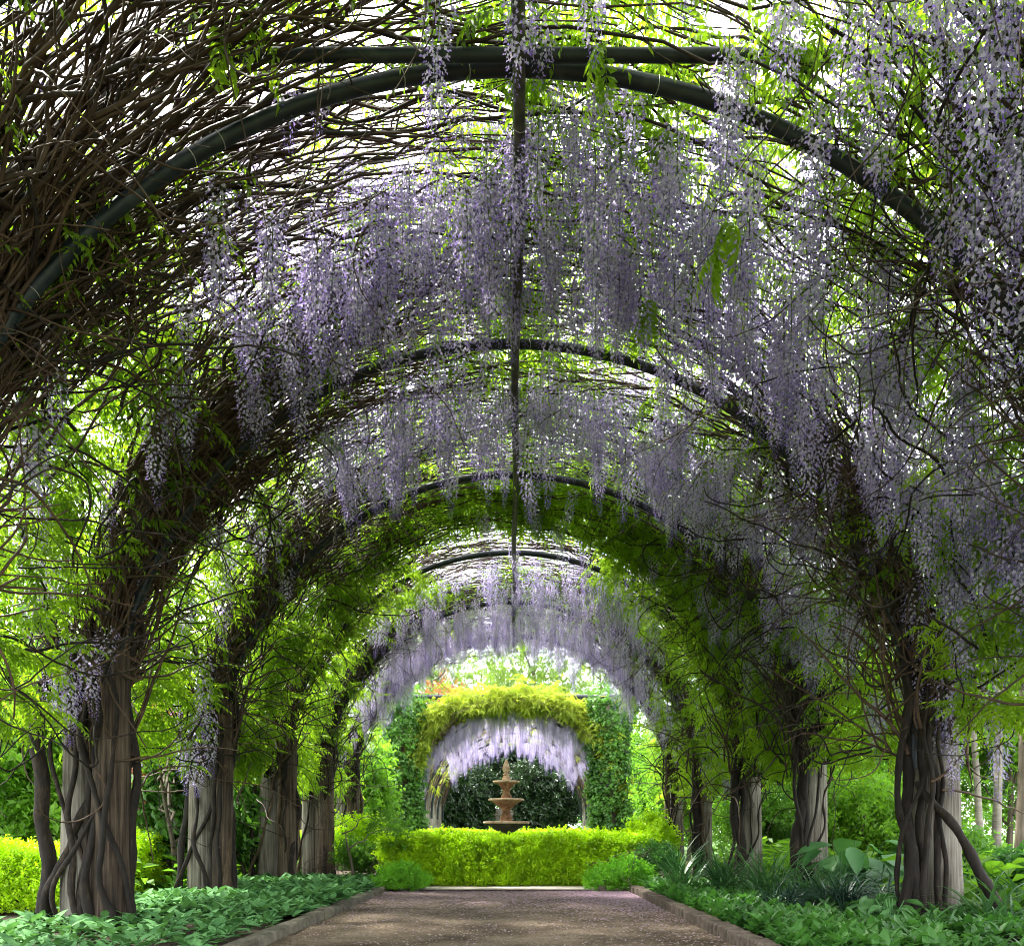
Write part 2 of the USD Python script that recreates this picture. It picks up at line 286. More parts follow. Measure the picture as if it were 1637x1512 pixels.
# pebbles and fallen petals on the path
def flat_bits(n, xy, size, z0, lift):
    ang, s = U(0, 2 * PI, n), size * U(0.6, 1.3, n)
    tl = NRM(0, 0.25, (n, 2))
    base = np.array([[-0.5, -0.32], [0.5, -0.32], [0.5, 0.32], [-0.5, 0.32]])
    c, sn = np.cos(ang), np.sin(ang)
    X = base[None, :, 0] * c[:, None] - base[None, :, 1] * sn[:, None]
    Y = base[None, :, 0] * sn[:, None] + base[None, :, 1] * c[:, None]
    Z = np.abs(X * tl[:, :1] + Y * tl[:, 1:]) + lift
    v = np.stack([xy[:, :1] + X * s[:, None], xy[:, 1:] + Y * s[:, None], z0 + Z * s[:, None] + 0.006], -1).reshape(-1, 3)
    f = np.arange(n)[:, None] * 4
    return v, np.vstack([f + [0, 1, 2], f + [0, 2, 3]])
n = 17000
yy = 12.85 - 7.5 * np.abs(NRM(0, 0.42, n)) * np.where(U(0, 1, n) < 0.85, 0.55, 1.4)
xx = np.clip(np.where(U(0, 1, n) < 0.6, U(-1.9, 1.75, n), 1.75 - np.abs(NRM(0, 0.6, n))), -1.9, 1.75)
tag(obj('fallen_petals', flat_bits(n, np.stack([xx, yy], 1), 0.021, 0.006, 0.05), 'petal'), 'pale lilac wisteria petals fallen over the brown gravel path', 'petals', None, 'stuff')
peb = trimesh.creation.icosphere(0); peb.vertices *= [1, 0.8, 0.55]
n = 7000
pos = np.stack([U(-1.9, 1.75, n), U(5.5, 12.9, n), np.full(n, 0.006)], 1)
p_ = scatter('gravel', [(peb.vertices, peb.faces)], 'pebble', pos, quats(U(0, 6.28, n), U(-.3, .3, n), U(-.3, .3, n)), np.exp(NRM(-5.1, 0.35, n)), pname='pebble')
tag(p_, 'loose brown gravel lying on the path', 'gravel')

# ------------------------------------------------------------------ plant pieces
def leaflet(L, W, fold=0.25, bend=0.15, n=1):
    """a folded pointed leaf along +x, drooping: 2 triangles (n=1) or 8 (n=2)"""
    if n == 1:
        v = np.array([[0, 0, 0], [L * 0.42, W / 2, W * fold], [L, 0, -L * bend], [L * 0.42, -W / 2, W * fold]])
        return v, np.array([[0, 2, 1], [0, 3, 2]])
    xs = np.array([0, 0.22, 0.5, 0.8, 1.0]); ws = np.array([0.06, 0.72, 1.0, 0.6, 0.02]) * W / 2
    mid = np.stack([xs * L, 0 * xs, -bend * L * xs ** 2], 1)
    up = mid + np.stack([0 * xs, ws, ws * fold * 2], 1); dn = mid + np.stack([0 * xs, -ws, ws * fold * 2], 1)
    v = np.vstack([mid, up, dn]); f = []
    for i in range(4):
        f += [[i, i + 1, 5 + i + 1], [i, 5 + i + 1, 5 + i], [i, 10 + i + 1, i + 1], [i, 10 + i, 10 + i + 1]]
    return v, np.array(f)

def place(vf, yaw=0, pitch=0, roll=0, t=(0, 0, 0), s=1.0):
    v, f = vf
    return v * s @ rotmat(yaw, pitch, roll).T + np.asarray(t), f

def compound_leaf(r, L=0.26, pairs=6, lw=0.026, ll=0.068, droop=0.9):
    """pinnate leaf: rachis along +x bending down"""
    parts = []
    t = np.linspace(0, 1, pairs + 2)
    pt = np.stack([L * (t - 0.12 * droop * t ** 2), 0 * t, -L * 0.42 * droop * t ** 2], 1)
    parts += tubes(pt, np.linspace(0.0022, 0.001, len(t))[None], 3)
    for i in range(1, pairs + 1):
        dn = math.atan2(pt[i, 2] - pt[i - 1, 2], pt[i, 0] - pt[i - 1, 0])
        for s in (-1, 1):
            k = math.sin(PI * (0.22 + 0.62 * i / pairs))
            parts.append(place(leaflet(ll * (0.6 + 0.5 * k), lw * (0.7 + 0.4 * k)), s * r.uniform(0.85, 1.25), -dn * 0.6 + r.uniform(0.1, 0.6), r.uniform(-0.3, 0.3), pt[i]))
    dn = math.atan2(pt[-1, 2] - pt[-2, 2], pt[-1, 0] - pt[-2, 0])
    parts.append(place(leaflet(ll, lw), 0, -dn, 0, pt[-1]))
    return mb(parts)

def wisteria_spray(seed, n=4, spread=1.0):
    r = random.Random(seed); parts = []
    for i in range(n):
        yaw = 2 * PI * i / n + r.uniform(-0.5, 0.5)
        parts.append(place(compound_leaf(r, r.uniform(0.2, 0.32), r.choice((5, 6, 6)), droop=r.uniform(0.6, 1.4)), yaw, r.uniform(-0.3, 0.5) , r.uniform(-0.3, 0.3), (0, 0, r.uniform(-0.05, 0.05))))
    return mb(parts)
WSPRAY = [wisteria_spray(i, 3 + i % 3) for i in range(5)]

def sprig(seed, n=9, L=0.3, ll=0.08, lw=0.04, up=0.5, nseg=1):
    r = random.Random(seed); parts = []
    for i in range(n):
        t = (i + 0.5) / n
        parts.append(place(leaflet(ll * r.uniform(0.7, 1.2), lw * r.uniform(0.8, 1.15), r.uniform(0.1, 0.35), r.uniform(0, 0.35), nseg), i * 2.4 + r.uniform(-0.4, 0.4), -up + r.uniform(-0.5, 0.6), r.uniform(-0.4, 0.4), (r.uniform(-0.02, 0.02), r.uniform(-0.02, 0.02), L * t)))
    parts += tubes(np.array([[0, 0, 0], [0.005, 0, L * 0.5], [0, 0, L]]), np.array([[0.004, 0.003, 0.001]]), 3)
    return mb(parts)
SPRIG = [sprig(i, 11, 0.30, 0.085, 0.045) for i in range(4)]
SMALL = [sprig(20 + i, 12, 0.24, 0.05, 0.026) for i in range(4)]
BROAD = [sprig(40 + i, 9, 0.28, 0.12, 0.065, 0.2) for i in range(4)]
IVY = [sprig(60 + i, 9, 0.22, 0.085, 0.075, -0.4) for i in range(4)]
HEDGE = [sprig(80 + i, 12, 0.14, 0.040, 0.022, 0.7) for i in range(5)]

def raceme(seed, L, W, nf):
    """hanging flower cluster, its stalk's top at the origin: (v, f, tint)"""
    r = np.random.default_rng(seed)
    t = np.linspace(0, 1, 7)
    ax = np.stack([0.03 * np.sin(t * 3 + seed) * t, 0.03 * np.cos(t * 2 + seed * 2) * t, -L * t], 1)
    vs, fs, ts = [], [], []
    n0 = 0
    (v, f), = tubes(ax, np.linspace(0.0035, 0.0012, 7)[None], 3)
    vs.append(v); fs.append(f); ts.append(np.full(len(v), 1.0)); n0 = len(v)
    u = 0.07 + 0.90 * (np.arange(nf) + r.uniform(0, 1, nf)) / nf
    ang = np.arange(nf) * 2.39996 + r.uniform(-0.3, 0.3, nf)
    prof = np.clip(np.minimum((u + 0.10) / 0.22, 1.0), 0, 1) * (1 - 0.80 * np.clip((u - 0.25) / 0.75, 0, 1) ** 1.1)
    rad = W * prof * r.uniform(0.65, 1.1, nf)
    size = np.where(u > 0.72, 0.010, 0.0195) * r.uniform(0.8, 1.25, nf) * (1 - 0.35 * np.clip((u - .5) / .5, 0, 1))
    c = np.stack([np.interp(u, t, ax[:, 0]) + rad * np.cos(ang), np.interp(u, t, ax[:, 1]) + rad * np.sin(ang), -L * u - rad * 0.25], 1)
    out = np.stack([np.cos(ang), np.sin(ang), r.uniform(-0.5, 0.5, nf)], 1)
    side = np.stack([-np.sin(ang), np.cos(ang), r.uniform(-0.4, 0.4, nf)], 1)
    up = np.cross(out, side)
    s = size[:, None]
    # banner petal, standing up and back
    a = np.stack([c - side * s * 0.55, c + up * s * 0.8 - out * s * 0.1, c + side * s * 0.55, c - up * s * 0.35 + out * s * 0.25], 1).reshape(-1, 3)
    # wings and keel, pointing out and down
    b = np.stack([c - up * s * 0.1, c + out * s * 0.75 - side * s * 0.32 - up * s * 0.25, c + out * s * 0.95 - up * s * 0.7, c + out * s * 0.75 + side * s * 0.32 - up * s * 0.25], 1).reshape(-1, 3)
    q = np.arange(nf)[:, None] * 4
    f4 = np.vstack([q + [0, 1, 2], q + [0, 2, 3]])
    bud = np.clip((u - 0.70) / 0.3, 0, 1)
    ta = np.repeat(np.clip(r.uniform(0.0, 0.24, nf) + bud * 0.6, 0, 1), 4)
    tb = np.repeat(np.clip(r.uniform(0.20, 0.50, nf) + bud * 0.40, 0, 1), 4)
    # thin pedicels as slivers
    k = slice(0, nf, 2)
    axp = np.stack([np.interp(u, t, ax[:, 0]), np.interp(u, t, ax[:, 1]), -L * u + 0.015], 1)
    p = np.stack([axp[k], c[k], c[k] + [0, 0, 0.0022]], 1).reshape(-1, 3)
    for vv, ff, tt in ((a, f4, ta), (b, f4, tb), (p, np.arange(len(p)).reshape(-1, 3), np.full(len(p), 0.92))):
        vs.append(vv); fs.append(ff + n0); ts.append(tt); n0 += len(vv)
    return np.vstack(vs), np.vstack(fs), np.concatenate(ts)
RACEME = [raceme(i, L, W, n) for i, (L, W, n) in enumerate([(0.46, 0.082, 104), (0.58, 0.088, 136), (0.70, 0.090, 160), (0.84, 0.086, 186), (0.36, 0.074, 78), (0.62, 0.078, 140)])]
RAC_L = np.array([0.46, 0.58, 0.70, 0.84, 0.36, 0.62])

# ------------------------------------------------------------------ pergola
R0, ZC = 3.78, 1.72
HOOPS = [2.1, 5.05, 7.9, 10.8, 13.8, 16.8, 19.7]
pergola = thing('pergola', 'long arched pergola of dark steel hoops on thick weathered timber posts over the path', 'pergola')

def hoop_curve(y, R=R0, n=60, z0=1.5):
    a = np.linspace(0, PI, n)
    p = np.stack([R * np.cos(a), np.full(n, y), ZC + R * np.sin(a)], 1)
    return np.vstack([[R, y, z0], p, [-R, y, z0]])

def post_mesh(x, y, r, hgt, lean=(0, 0), seed=0, seg=18):
    zs = np.linspace(-0.1, hgt, 26)
    v, f = lathe([(r * (1.08 - 0.16 * z / hgt), z) for z in zs], seg)
    a = np.arctan2(v[:, 1], v[:, 0])
    d = 1 + 0.10 * (meshkit.fbm(np.stack([np.cos(a) * 1.6 + seed, np.sin(a) * 1.6, v[:, 2] * 0.7], 1), 3, seed) - 0.5) * 2 - 0.09 * np.maximum(0, np.sin(a * 3 + seed + 0.3 * v[:, 2])) ** 10
    v = v * np.stack([d, d, np.ones_like(d)], 1)
    v[:, :2] += v[:, 2:] * np.array(lean) + [x, y]
    top = np.arange(len(v) - seg, len(v)); c = len(v)
    v = np.vstack([v, v[top].mean(0) + [0, 0, 0.01]])
    f = np.vstack([f, [[c, top[i], top[(i + 1) % seg]] for i in range(seg)]])
    return v, f
for i, y in enumerate(HOOPS):
    obj('hoop', tubes(hoop_curve(y), 0.046, 12)[0], 'painted_steel', pergola, 40)
yy = np.linspace(-1, 20.3, 30)
obj('ridge_pipe', tubes(np.stack([0.04 + 0.012 * np.sin(yy * 1.3), yy, 5.405 + 0 * yy], 1), 0.040, 10)[0], 'ridge_steel', pergola, 40)
xx = np.linspace(-1.9, 3.4, 12)
obj('tie_pipe', tubes(np.stack([xx, 4.885 + 0 * xx, 5.425 + 0 * xx], 1), 0.038, 12)[0], 'painted_steel', pergola, 40)
POSTS = {}
pl = [(-4.10, 0.175, -3.74, 0.165), (-4.12, 0.18, -3.74, 0.17), (-4.03, 0.18, -3.70, 0.13), (-4.05, 0.17, -3.68, 0.14), (-4.08, 0.16, -3.73, 0.18), (-4.0, 0.16, -3.7, 0.13)]
pr = [(4.05, 0.2, 3.72, 0.0), (4.05, 0.225, 3.74, 0.0), (3.93, 0.175, 3.72, 0.0), (3.99, 0.17, 3.72, 0.0), (3.88, 0.155, 3.7, 0.0), (3.92, 0.16, 3.68, 0.0)]
sd_ = 0
for i, y in enumerate(HOOPS[1:]):
    for s, row in ((-1, pl), (1, pr)):
        x0, r0, x1, r1 = row[i]
        for x, r, dy in ((x0, r0, 0.12), (x1, r1, -0.10)):
            sd_ += 1
            if r > 0:
                obj('post', post_mesh(x, y + dy, r, (2.75 if abs(x) > 3.85 else 2.5) + U(-0.1, 0.1), (-0.012 * s + NRM(0, 0.006), NRM(0, 0.006)), sd_), 'post_wood' if (abs(x) > 3.85) else 'post_wood_red', pergola, 45)

# ------------------------------------------------------------------ wisteria
def vault(al, y, r):
    x = np.where(al < 0, r, np.where(al > PI, -r, r * np.cos(al)))
    z = ZC + np.where(al < 0, r * al, np.where(al > PI, -r * (al - PI), r * np.sin(al)))
    return np.stack([x, y + 0 * x, z], -1)

def wig(T, t, amp, f0=1.2, f1=5):
    out = 0
    for k in range(3):
        out = out + (amp / (1 + k)) * U(0.3, 1, (T, 1)) * np.sin(2 * PI * (U(f0, f1, (T, 1)) * t[None] * (0.6 + 0.7 * k) + U(0, 1, (T, 1))))
    return out

def stems(yk, side, n, r_hi=0.30, bmax=1.75, spread=1.7, rad=(0.0045, 0.019), npt=30, amp=0.085):
    t = np.linspace(0, 1, npt)
    b0, b1 = U(0.10, 0.60, (n, 1)), (U(0.85, bmax + 0.35, (n, 1)) if side < 0 else U(0.7, bmax, (n, 1)))
    wide = (U(0, 1, (n, 1)) < (0.45 if side < 0 else 0.3))
    y0 = yk + np.where(wide, NRM(0, 0.75, (n, 1)), NRM(0, 0.20, (n, 1))); b0 = b0 + np.where(wide, np.abs(y0 - yk) * 0.35, 0)
    y1 = np.where(wide, y0 + U(-1.9, 1.9, (n, 1)), yk + U(-spread, spread, (n, 1)))
    p = U(0.55, 1.6, (n, 1))
    b = b0 + (b1 - b0) * t + wig(n, t, 0.02)
    y = y0 + (y1 - y0) * t[None] ** p + wig(n, t, amp * 1.3)
    r = R0 + U(-0.02, 0.25, (n, 1)) + (U(0.02, r_hi, (n, 1)) - 0.1) * t + wig(n, t, amp * 0.7)
    al = b if side > 0 else PI - b
    P = vault(al, y, np.maximum(r, R0 + 0.0))
    r0 = np.exp(U(math.log(rad[0]), math.log(rad[1]), (n, 1)))
    P = P + 0.055 * (np.stack([meshkit.noise(P * 3.1 + np.arange(n)[:, None, None] * 7.7, q) for q in (1, 2, 3)], -1) - 0.5) * 2
    return P, r0 * (1 - 0.55 * t[None])

def curls(P0, D0, n_pt, step, curv, rad, grav=0.0, wob=0.35):
    """random curling twigs, all at once"""
    n = len(P0)
    P = [P0]; D = D0 / np.linalg.norm(D0, axis=1, keepdims=True)
    ax = NRM(0, 1, (n, 3)); ax /= np.linalg.norm(ax, axis=1, keepdims=True)
    c = U(-curv, curv, (n, 1))
    for i in range(n_pt - 1):
        D = D + np.cross(ax, D) * c + NRM(0, wob * 0.3, (n, 3)) + np.array([0, 0, grav])
        D /= np.linalg.norm(D, axis=1, keepdims=True)
        ax = ax + NRM(0, 0.25, (n, 3)); ax /= np.linalg.norm(ax, axis=1, keepdims=True)
        P.append(P[-1] + D * step)
    P = np.stack(P, 1)
    return P, np.asarray(rad) * np.linspace(1, 0.4, n_pt)[None]

def coil(x, y, r, z0, z1, turns, ph, rad, n=44, wob=0.05, foot=0.0, fx=0.0):
    t = np.linspace(0, 1, n)
    a = ph + turns * 2 * PI * t + wob * 4 * np.sin(t * 9 + ph)
    rr = r * (1 + 0.18 * np.sin(t * 13 + ph * 2)) + foot * (1 - t) ** 4
    z0 = -0.05
    P = np.stack([x + fx * (1 - t) ** 3 + rr * np.cos(a), y + rr * np.sin(a), z0 + (z1 - z0) * t], 1)
    return P, rad * (1 - 0.35 * t) * (1 + 0.12 * np.sin(t * 23 + ph) + 0.08 * np.sin(t * 41 + ph * 3))

def climb(x, y, amp, rad, z1, z0=-0.05, n=40, foot=0.0):
    """a near upright twisting stem"""
    t = np.linspace(0, 1, n)
    w = lambda: sum(U(0.3, 1) / (j + 1) * np.sin(2 * PI * (U(0.6, 1.6) * (j + 1) * t + U(0, 1))) for j in range(3))
    P = np.stack([x + amp * w() + foot * np.sign(x) * (1 - t) ** 5, y + amp * w(), z0 + (z1 - z0) * t], 1)
    return P, rad * (1 - 0.3 * t) * (1 + 0.10 * w() + 0.06 * np.sin(t * 37 + x * 9)) * (1 + 0.5 * np.exp(-t * 18) * (z0 < 0)) * (1.0 if z0 < 0.1 else np.clip(0.08 + t * 2.2, 0, 1))

def put_racemes(parent, pos, big=1.0):
    for p in pos:
        i = int(rng.integers(0, len(RACEME)))
        v, f, tt = RACEME[i]
        s = big * U(0.82, 1.2); a = U(0, 2 * PI)
        ca, sa = math.cos(a), math.sin(a)
        tilt = NRM(0, 0.04, 2)
        w = v * [s, s, s * U(0.9, 1.15)]
        w = np.stack([w[:, 0] * ca - w[:, 1] * sa + w[:, 2] * tilt[0], w[:, 0] * sa + w[:, 1] * ca + w[:, 2] * tilt[1], w[:, 2]], 1) + p
        obj('flower_cluster', (w, f), 'wisteria_flower', parent, tint=tt)

def leaf_orient(n, pitch=(-0.5, 0.7)):
    return quats(U(0, 2 * PI, n), U(*pitch, n), NRM(0, 0.35, n))

ORD = ['nearest', 'second', 'third', 'fourth', 'fifth', 'sixth']
# per hoop: stems left/right, twigs, leaves above left/right, hanging leaves left/right, racemes
CFG = {
    0: dict(st=(190, 60), tw=(60, 70), lf=(420, 520), hang=(10, 20)),
    1: dict(st=(330, 90), tw=(130, 170), lf=(620, 800), hang=(40, 60)),
    2: dict(st=(330, 140), tw=(170, 190), lf=(650, 700), hang=(50, 90)),
    3: dict(st=(230, 150), tw=(110, 130), lf=(600, 700), hang=(90, 170)),
    4: dict(st=(170, 170), tw=(90, 90), lf=(1100, 1300), hang=(330, 420)),
    5: dict(st=(230, 220), tw=(80, 80), lf=(420, 440), hang=(90, 160)),
    6: dict(st=(170, 160), tw=(60, 60), lf=(260, 280), hang=(40, 90)),
}
# racemes: (y0, y1, alpha0, alpha1, count)
RAC = [(3.4, 4.9, 0.25, 1.15, 85), (3.4, 5.2, 1.1, 1.75, 30), (5.2, 6.3, 0.35, 1.3, 55), (5.2, 6.2, 1.2, 1.75, 34), (5.6, 7.6, 0.35, 1.2, 185), (5.5, 7.4, 1.1, 2.12, 250), (5.2, 7.6, 2.1, 2.6, 16),
       (8.2, 10.3, 0.4, 1.2, 190), (8.3, 10.0, 1.1, 2.1, 220), (14.2, 17.8, 0.8, 2.3, 170), (8.2, 10.4, 2.1, 2.5, 14), (6.5, 9.0, 0.02, 0.4, 22), (10.6, 13.5, 0.9, 1.9, 14), (10.8, 12.4, 0.45, 0.8, 26),
       (13.4, 16.2, 0.95, 1.7, 60), (16.4, 20.0, 0.3, 1.2, 80), (16.6, 20.0, 1.1, 2.3, 140), (17.5, 20.8, 2.2, 2.8, 50), (18.0, 20.0, 0.7, 1.57, 120), (18.0, 20.0, 1.57, 2.6, 140), (14, 19, 0.1, 0.5, 40), (6.6, 7.6, 2.75, 3.0, 8), (9.6, 10.6, 2.85, 3.1, 9), (7.6, 10, 2.5, 2.8, 6)]
racs = {}
for (ya, yb, aa, ab, cnt) in RAC:
    m = cnt
    cy, ca = U(ya, yb, m), U(aa, ab, m)
    # gather into loose bunches
    cy, ca = cy + 0.06 * NRM(0, 1, m), ca + 0.02 * NRM(0, 1, m)
    P = vault(ca, cy, R0 + np.where(U(0, 1, m) < 0.72, U(-0.05, 0.30, m), U(0.3, 1.0, m)))
    for p, al in zip(P, ca):
        k = int(np.argmin([abs(p[1] - hy) for hy in HOOPS]))
        racs.setdefault((k, -1 if al > PI / 2 else 1), []).append(p)

for (ya, yb, aa, ab, m) in ((3.5, 9.5, 1.7, 2.8, 110), (4.2, 9.0, 0.2, 1.4, 80)):   # blossom standing above the stems
    cy, ca = U(ya, yb, m), U(aa, ab, m)
    for p, al in zip(vault(ca, cy, R0 + U(0.5, 1.1, m)), ca):
        k = int(np.argmin([abs(p[1] - hy) for hy in HOOPS])); racs.setdefault((k, -1 if al > PI / 2 else 1), []).append(p)

VINES = {}
for k, yk in enumerate(HOOPS):
    c = CFG[k]
    for si, side in ((0, -1), (1, 1)):
        sd_name = 'left' if side < 0 else 'right'
        if k == 0: lab = f'wisteria overhead at the top edge of the picture, {sd_name} of the ridge pipe'
        elif k == 1: lab = f'wisteria spread over the nearest steel hoop, {sd_name} of the ridge pipe'
        else: lab = f'old wisteria twining up the {ORD[k - 2]} pair of posts on the {sd_name} of the path'
        vine = thing('wisteria', lab, 'wisteria', (0, 0, 0), 0, 'wisterias growing over the pergola')
        # trunks round the posts
        if k >= 1:
            row = (pl, pr)[si][k - 1]
            x0, r0, x1, r1 = row
            tr = []
            if side < 0 and k == 2:
                xm = (x0 + x1) / 2
                tr += [climb(xm, yk + 0.10, 0.03, 0.080, 3.0), climb(xm - 0.06, yk - 0.14, 0.07, 0.040, 3.0), climb(xm + 0.10, yk - 0.22, 0.06, 0.042, 3.0), climb(x0 + 0.1, yk - 0.17, 0.08, 0.030, 3.0),
                       climb(x0 - 0.27, yk + 0.0, 0.05, 0.075, 2.9, foot=0.08), climb(x1 + 0.17, yk - 0.05, 0.06, 0.045, 2.95), climb(x1 + 0.08, yk - 0.30, 0.07, 0.028, 2.95),
                       coil(x0, yk + 0.10, r0 + 0.05, 0, 2.6, 0.62, 3.5, 0.042, fx=-0.05), coil(x0, yk + 0.10, r0 + 0.04, 0, 2.4, -0.45, 5.9, 0.026), coil(x1, yk - 0.1, r1 + 0.04, 0, 2.7, -0.5, 6.1, 0.030), coil(xm, yk, 0.30, 0, 2.8, 0.8, 3.2, 0.024)]
            elif side < 0:
                tr += [climb(x1 + U(-.02, .08), yk - 0.16, 0.05, 0.070, 3.0, foot=-0.03), climb(x1 + 0.12, yk - 0.06, 0.05, 0.045, 3.0), climb(x1 - 0.08, yk - 0.2, 0.06, 0.03, 3.0), climb(x1 + 0.02, yk - 0.24, 0.05, U(0.02, 0.03), 3.0),
                       coil(x0, yk + 0.12, r0 + 0.04, 0, 2.5, U(0.35, 0.6), U(3.3, 4.0), U(0.022, 0.032), fx=-0.1), climb(x0 - 0.24, yk + 0.1, 0.05, U(0.03, 0.045), 2.9)]
                if k == 3: tr.append(coil(x1 - 0.1, yk - 0.1, 0.26, 0, 2.2, -0.45, 5.0, 0.032))
            else:
                th = 0.078 if k > 2 else 0.062
                tr += [climb(x1 - 0.04, yk - 0.08, 0.04, th, 3.0, foot=0.04), climb(x1 + 0.06, yk - 0.10, 0.04, th * 0.6, 3.0)]
                if k == 2: tr += [climb(x1 - 0.12, yk - 0.16, 0.05, 0.040, 2.95), climb(x1 + 0.13, yk - 0.22, 0.06, 0.034, 2.95), climb(x1 + 0.02, yk - 0.26, 0.07, 0.026, 2.95), climb(x1 + 0.18, yk - 0.26, 0.06, 0.022, 2.95), coil(x1, yk - 0.1, 0.14, 0, 2.8, 0.9, 2.0, 0.024), climb(x0 + r0 + 0.06, yk, 0.05, 0.03, 2.9, z0=1.3)]
                else: tr += [climb(x1 - 0.10, yk - 0.16, 0.07, U(0.018, 0.026), 2.95), climb(x1 + 0.10, yk - 0.2, 0.07, U(0.014, 0.022), 2.95), coil(x0, yk + 0.12, r0 + 0.03, 0, 1.6, 0.4, 3.3, 0.018, fx=-0.15)]
                if k == 2:
                    t = np.linspace(0, 1, 24)
                    tr.append((np.stack([4.46 - 0.74 * t, 7.62 + 0.14 * t - 0.16 * np.sin(t * 3.1), 0.05 + 1.32 * t ** 0.9 + 0.03 * np.sin(t * 12)], 1), 0.075 - 0.045 * t ** 0.5 + 0.006 * np.sin(t * 30)))
            for P, rad in tr:
                P = P + 0.012 * np.sin(P[:, [2, 0, 1]] * 9 + yk)
                tv, tf = tubes(P[None], rad[None], 12)[0]
                tv = tv + 0.45 * np.repeat(rad, 12)[:, None] * (np.stack([meshkit.fbm(tv * [22, 22, 9] + q * 3.3, 2, q) for q in (1, 2, 3)], -1) - 0.5)
                obj('trunk', (tv, tf), 'tan_bark' if U(0, 1) < 0.2 else 'vine_bark', vine, True)
        # main boughs that follow the hoop
        nb = (12 if side < 0 else 8) if k in (1, 2) else 7 if k <= 4 else 4
        t = np.linspace(0, 1, 36)
        b = 0.02 + U(0.75, 1.35, (nb, 1)) * t
        yb = yk + NRM(0, 0.12, (nb, 1)) + U(-0.9, 0.9, (nb, 1)) * t ** 2 + wig(nb, t, 0.07, 0.6, 2.5)
        rb = R0 + 0.10 + U(0, 0.25, (nb, 1)) + wig(nb, t, 0.05, 0.6, 2.5)
        P = vault(b if side > 0 else PI - b, yb, rb)
        for v in tubes(P, U(0.016, 0.042, (nb, 1)) * (1 - 0.6 * t[None]), 7):
            obj('bough', v, 'vine_bark', vine, True)
        n = c['st'][si]
        P, rad = stems(yk, side, n)
        order = np.argsort(-rad[:, 0])
        tb = tubes(P, rad, 5)
        for q in order[:60]:
            obj('stem', tb[q], 'vine_stem', vine, True)
        fine = [tb[q] for q in order[60:]]
        # thin twigs: curling shoots from the stems, hanging loops, knots at the post tops
        m = int(c['tw'][si] * 1.6)
        i0, j0 = rng.integers(0, n, m), rng.integers(2, 20, m)
        P0 = P[i0, j0]; D0 = P[i0, j0 + 2] - P0 + NRM(0, 0.35, (m, 3))
        fine += tubes(*curls(P0, D0, 16, 0.085, 0.26, np.exp(U(-5.8, -4.6, (m, 1))), -0.03), 4)
        if k >= 1:
            m = 46
            P0 = np.stack([side * (3.9 + NRM(0, 0.16, m)), yk + NRM(0, 0.18, m), U(2.2, 3.1, m)], 1)
            D0 = np.stack([-side * U(-1.2, 0.8, m), NRM(0, 0.8, m), U(0.0, 1.3, m)], 1)
            fine += tubes(*curls(P0, D0, 18, 0.085, 0.42, U(0.006, 0.016, (m, 1)), 0.0), 5)
            m = 64 if k <= 3 else 36
            xm = 3.86 if side < 0 else 3.80
            P0 = np.stack([side * (xm + NRM(0, 0.15, m)), yk - 0.08 + NRM(0, 0.14, m), U(1.5, 2.5, m)], 1)
            D0 = np.stack([-side * U(-0.15, 0.40, m), NRM(0, 0.28, m), U(0.9, 1.3, m)], 1)
            fine += tubes(*curls(P0, D0, 16, 0.10, 0.12, np.exp(U(-5.0, -3.8, (m, 1))), 0.0), 5)
            m = 14
            a_ = U(0, 6.28, m); P0 = np.stack([side * xm + 0.34 * np.cos(a_), yk - 0.02 + 0.30 * np.sin(a_), U(1.2, 2.7, m)], 1)
            D0 = np.stack([-np.sin(a_), np.cos(a_), NRM(0.15, 0.3, m)], 1)
            fine += tubes(*curls(P0, D0, 18, 0.07, 0.22, U(0.008, 0.016, (m, 1)), 0.0), 5)
        obj('twigs', mb(fine), 'vine_stem', vine, True, kind='stuff')
        if 1 <= k <= 4:
            m = 80
            b_, y_ = U(0.0, 0.85, m), yk + U(-1.6, 1.6, m)
            P0 = vault(b_ if side > 0 else PI - b_, y_, R0 + U(-0.1, 0.5, m))
            D0 = np.stack([-side * U(-0.6, 1.0, m), NRM(0, 0.9, m), NRM(0.3, 0.7, m)], 1)
            obj('shoots', mb(tubes(*curls(P0, D0, 26, 0.075, 0.34, np.exp(U(-5.1, -4.15, (m, 1))), 0.0, 0.5), 5)), 'vine_bark', vine, True, kind='stuff')
        # leaves above the stems, on the flanks, and hanging
        m = c['lf'][si]
        bet = U(0.0, PI / 2 + 0.05, m)
        yl = yk + (U(-2.5, -0.7, m) if k == 4 else U(-1.55, 1.55, m))
        keep = meshkit.noise(np.stack([bet * 3.0, yl * 1.1, np.full(m, 3.3 * side)], 1), 5 + k) > 0.36
        bet, yl = bet[keep], yl[keep]
        pos = vault(bet if side > 0 else PI - bet, yl, R0 + 0.12 + np.abs(NRM(0, 0.30, len(yl))))
        m2 = c['hang'][si]
        b2 = np.abs(NRM(0.25, 0.35, m2)); y2 = yk + U(-1.5, 1.5, m2)
        if k in (4,): b2 = U(0.05, 1.2, m2)
        pos2 = vault(b2 if side > 0 else PI - b2, y2, R0 - U(-0.15, 0.10, m2))
        mo = int(c['lf'][si] * (0.32 if k != 4 else 0.10))
        pos3 = vault(*(lambda b_: (b_ if side > 0 else PI - b_,))(U(0.05, 0.95, mo)), yk + U(-1.5, 1.5, mo), R0 + U(0.4, 1.5, mo))
        mu = 130 if (k <= 2 and side < 0) else 60 if k <= 3 else 60
        pos4 = vault(*(lambda b_: (b_ if side > 0 else PI - b_,))(U(0.4, 1.5, mu)), yk + U(-1.5, 1.5, mu), R0 + U(0.7, 1.5, mu))
        pos = np.vstack([pos, pos2, pos3, pos4])
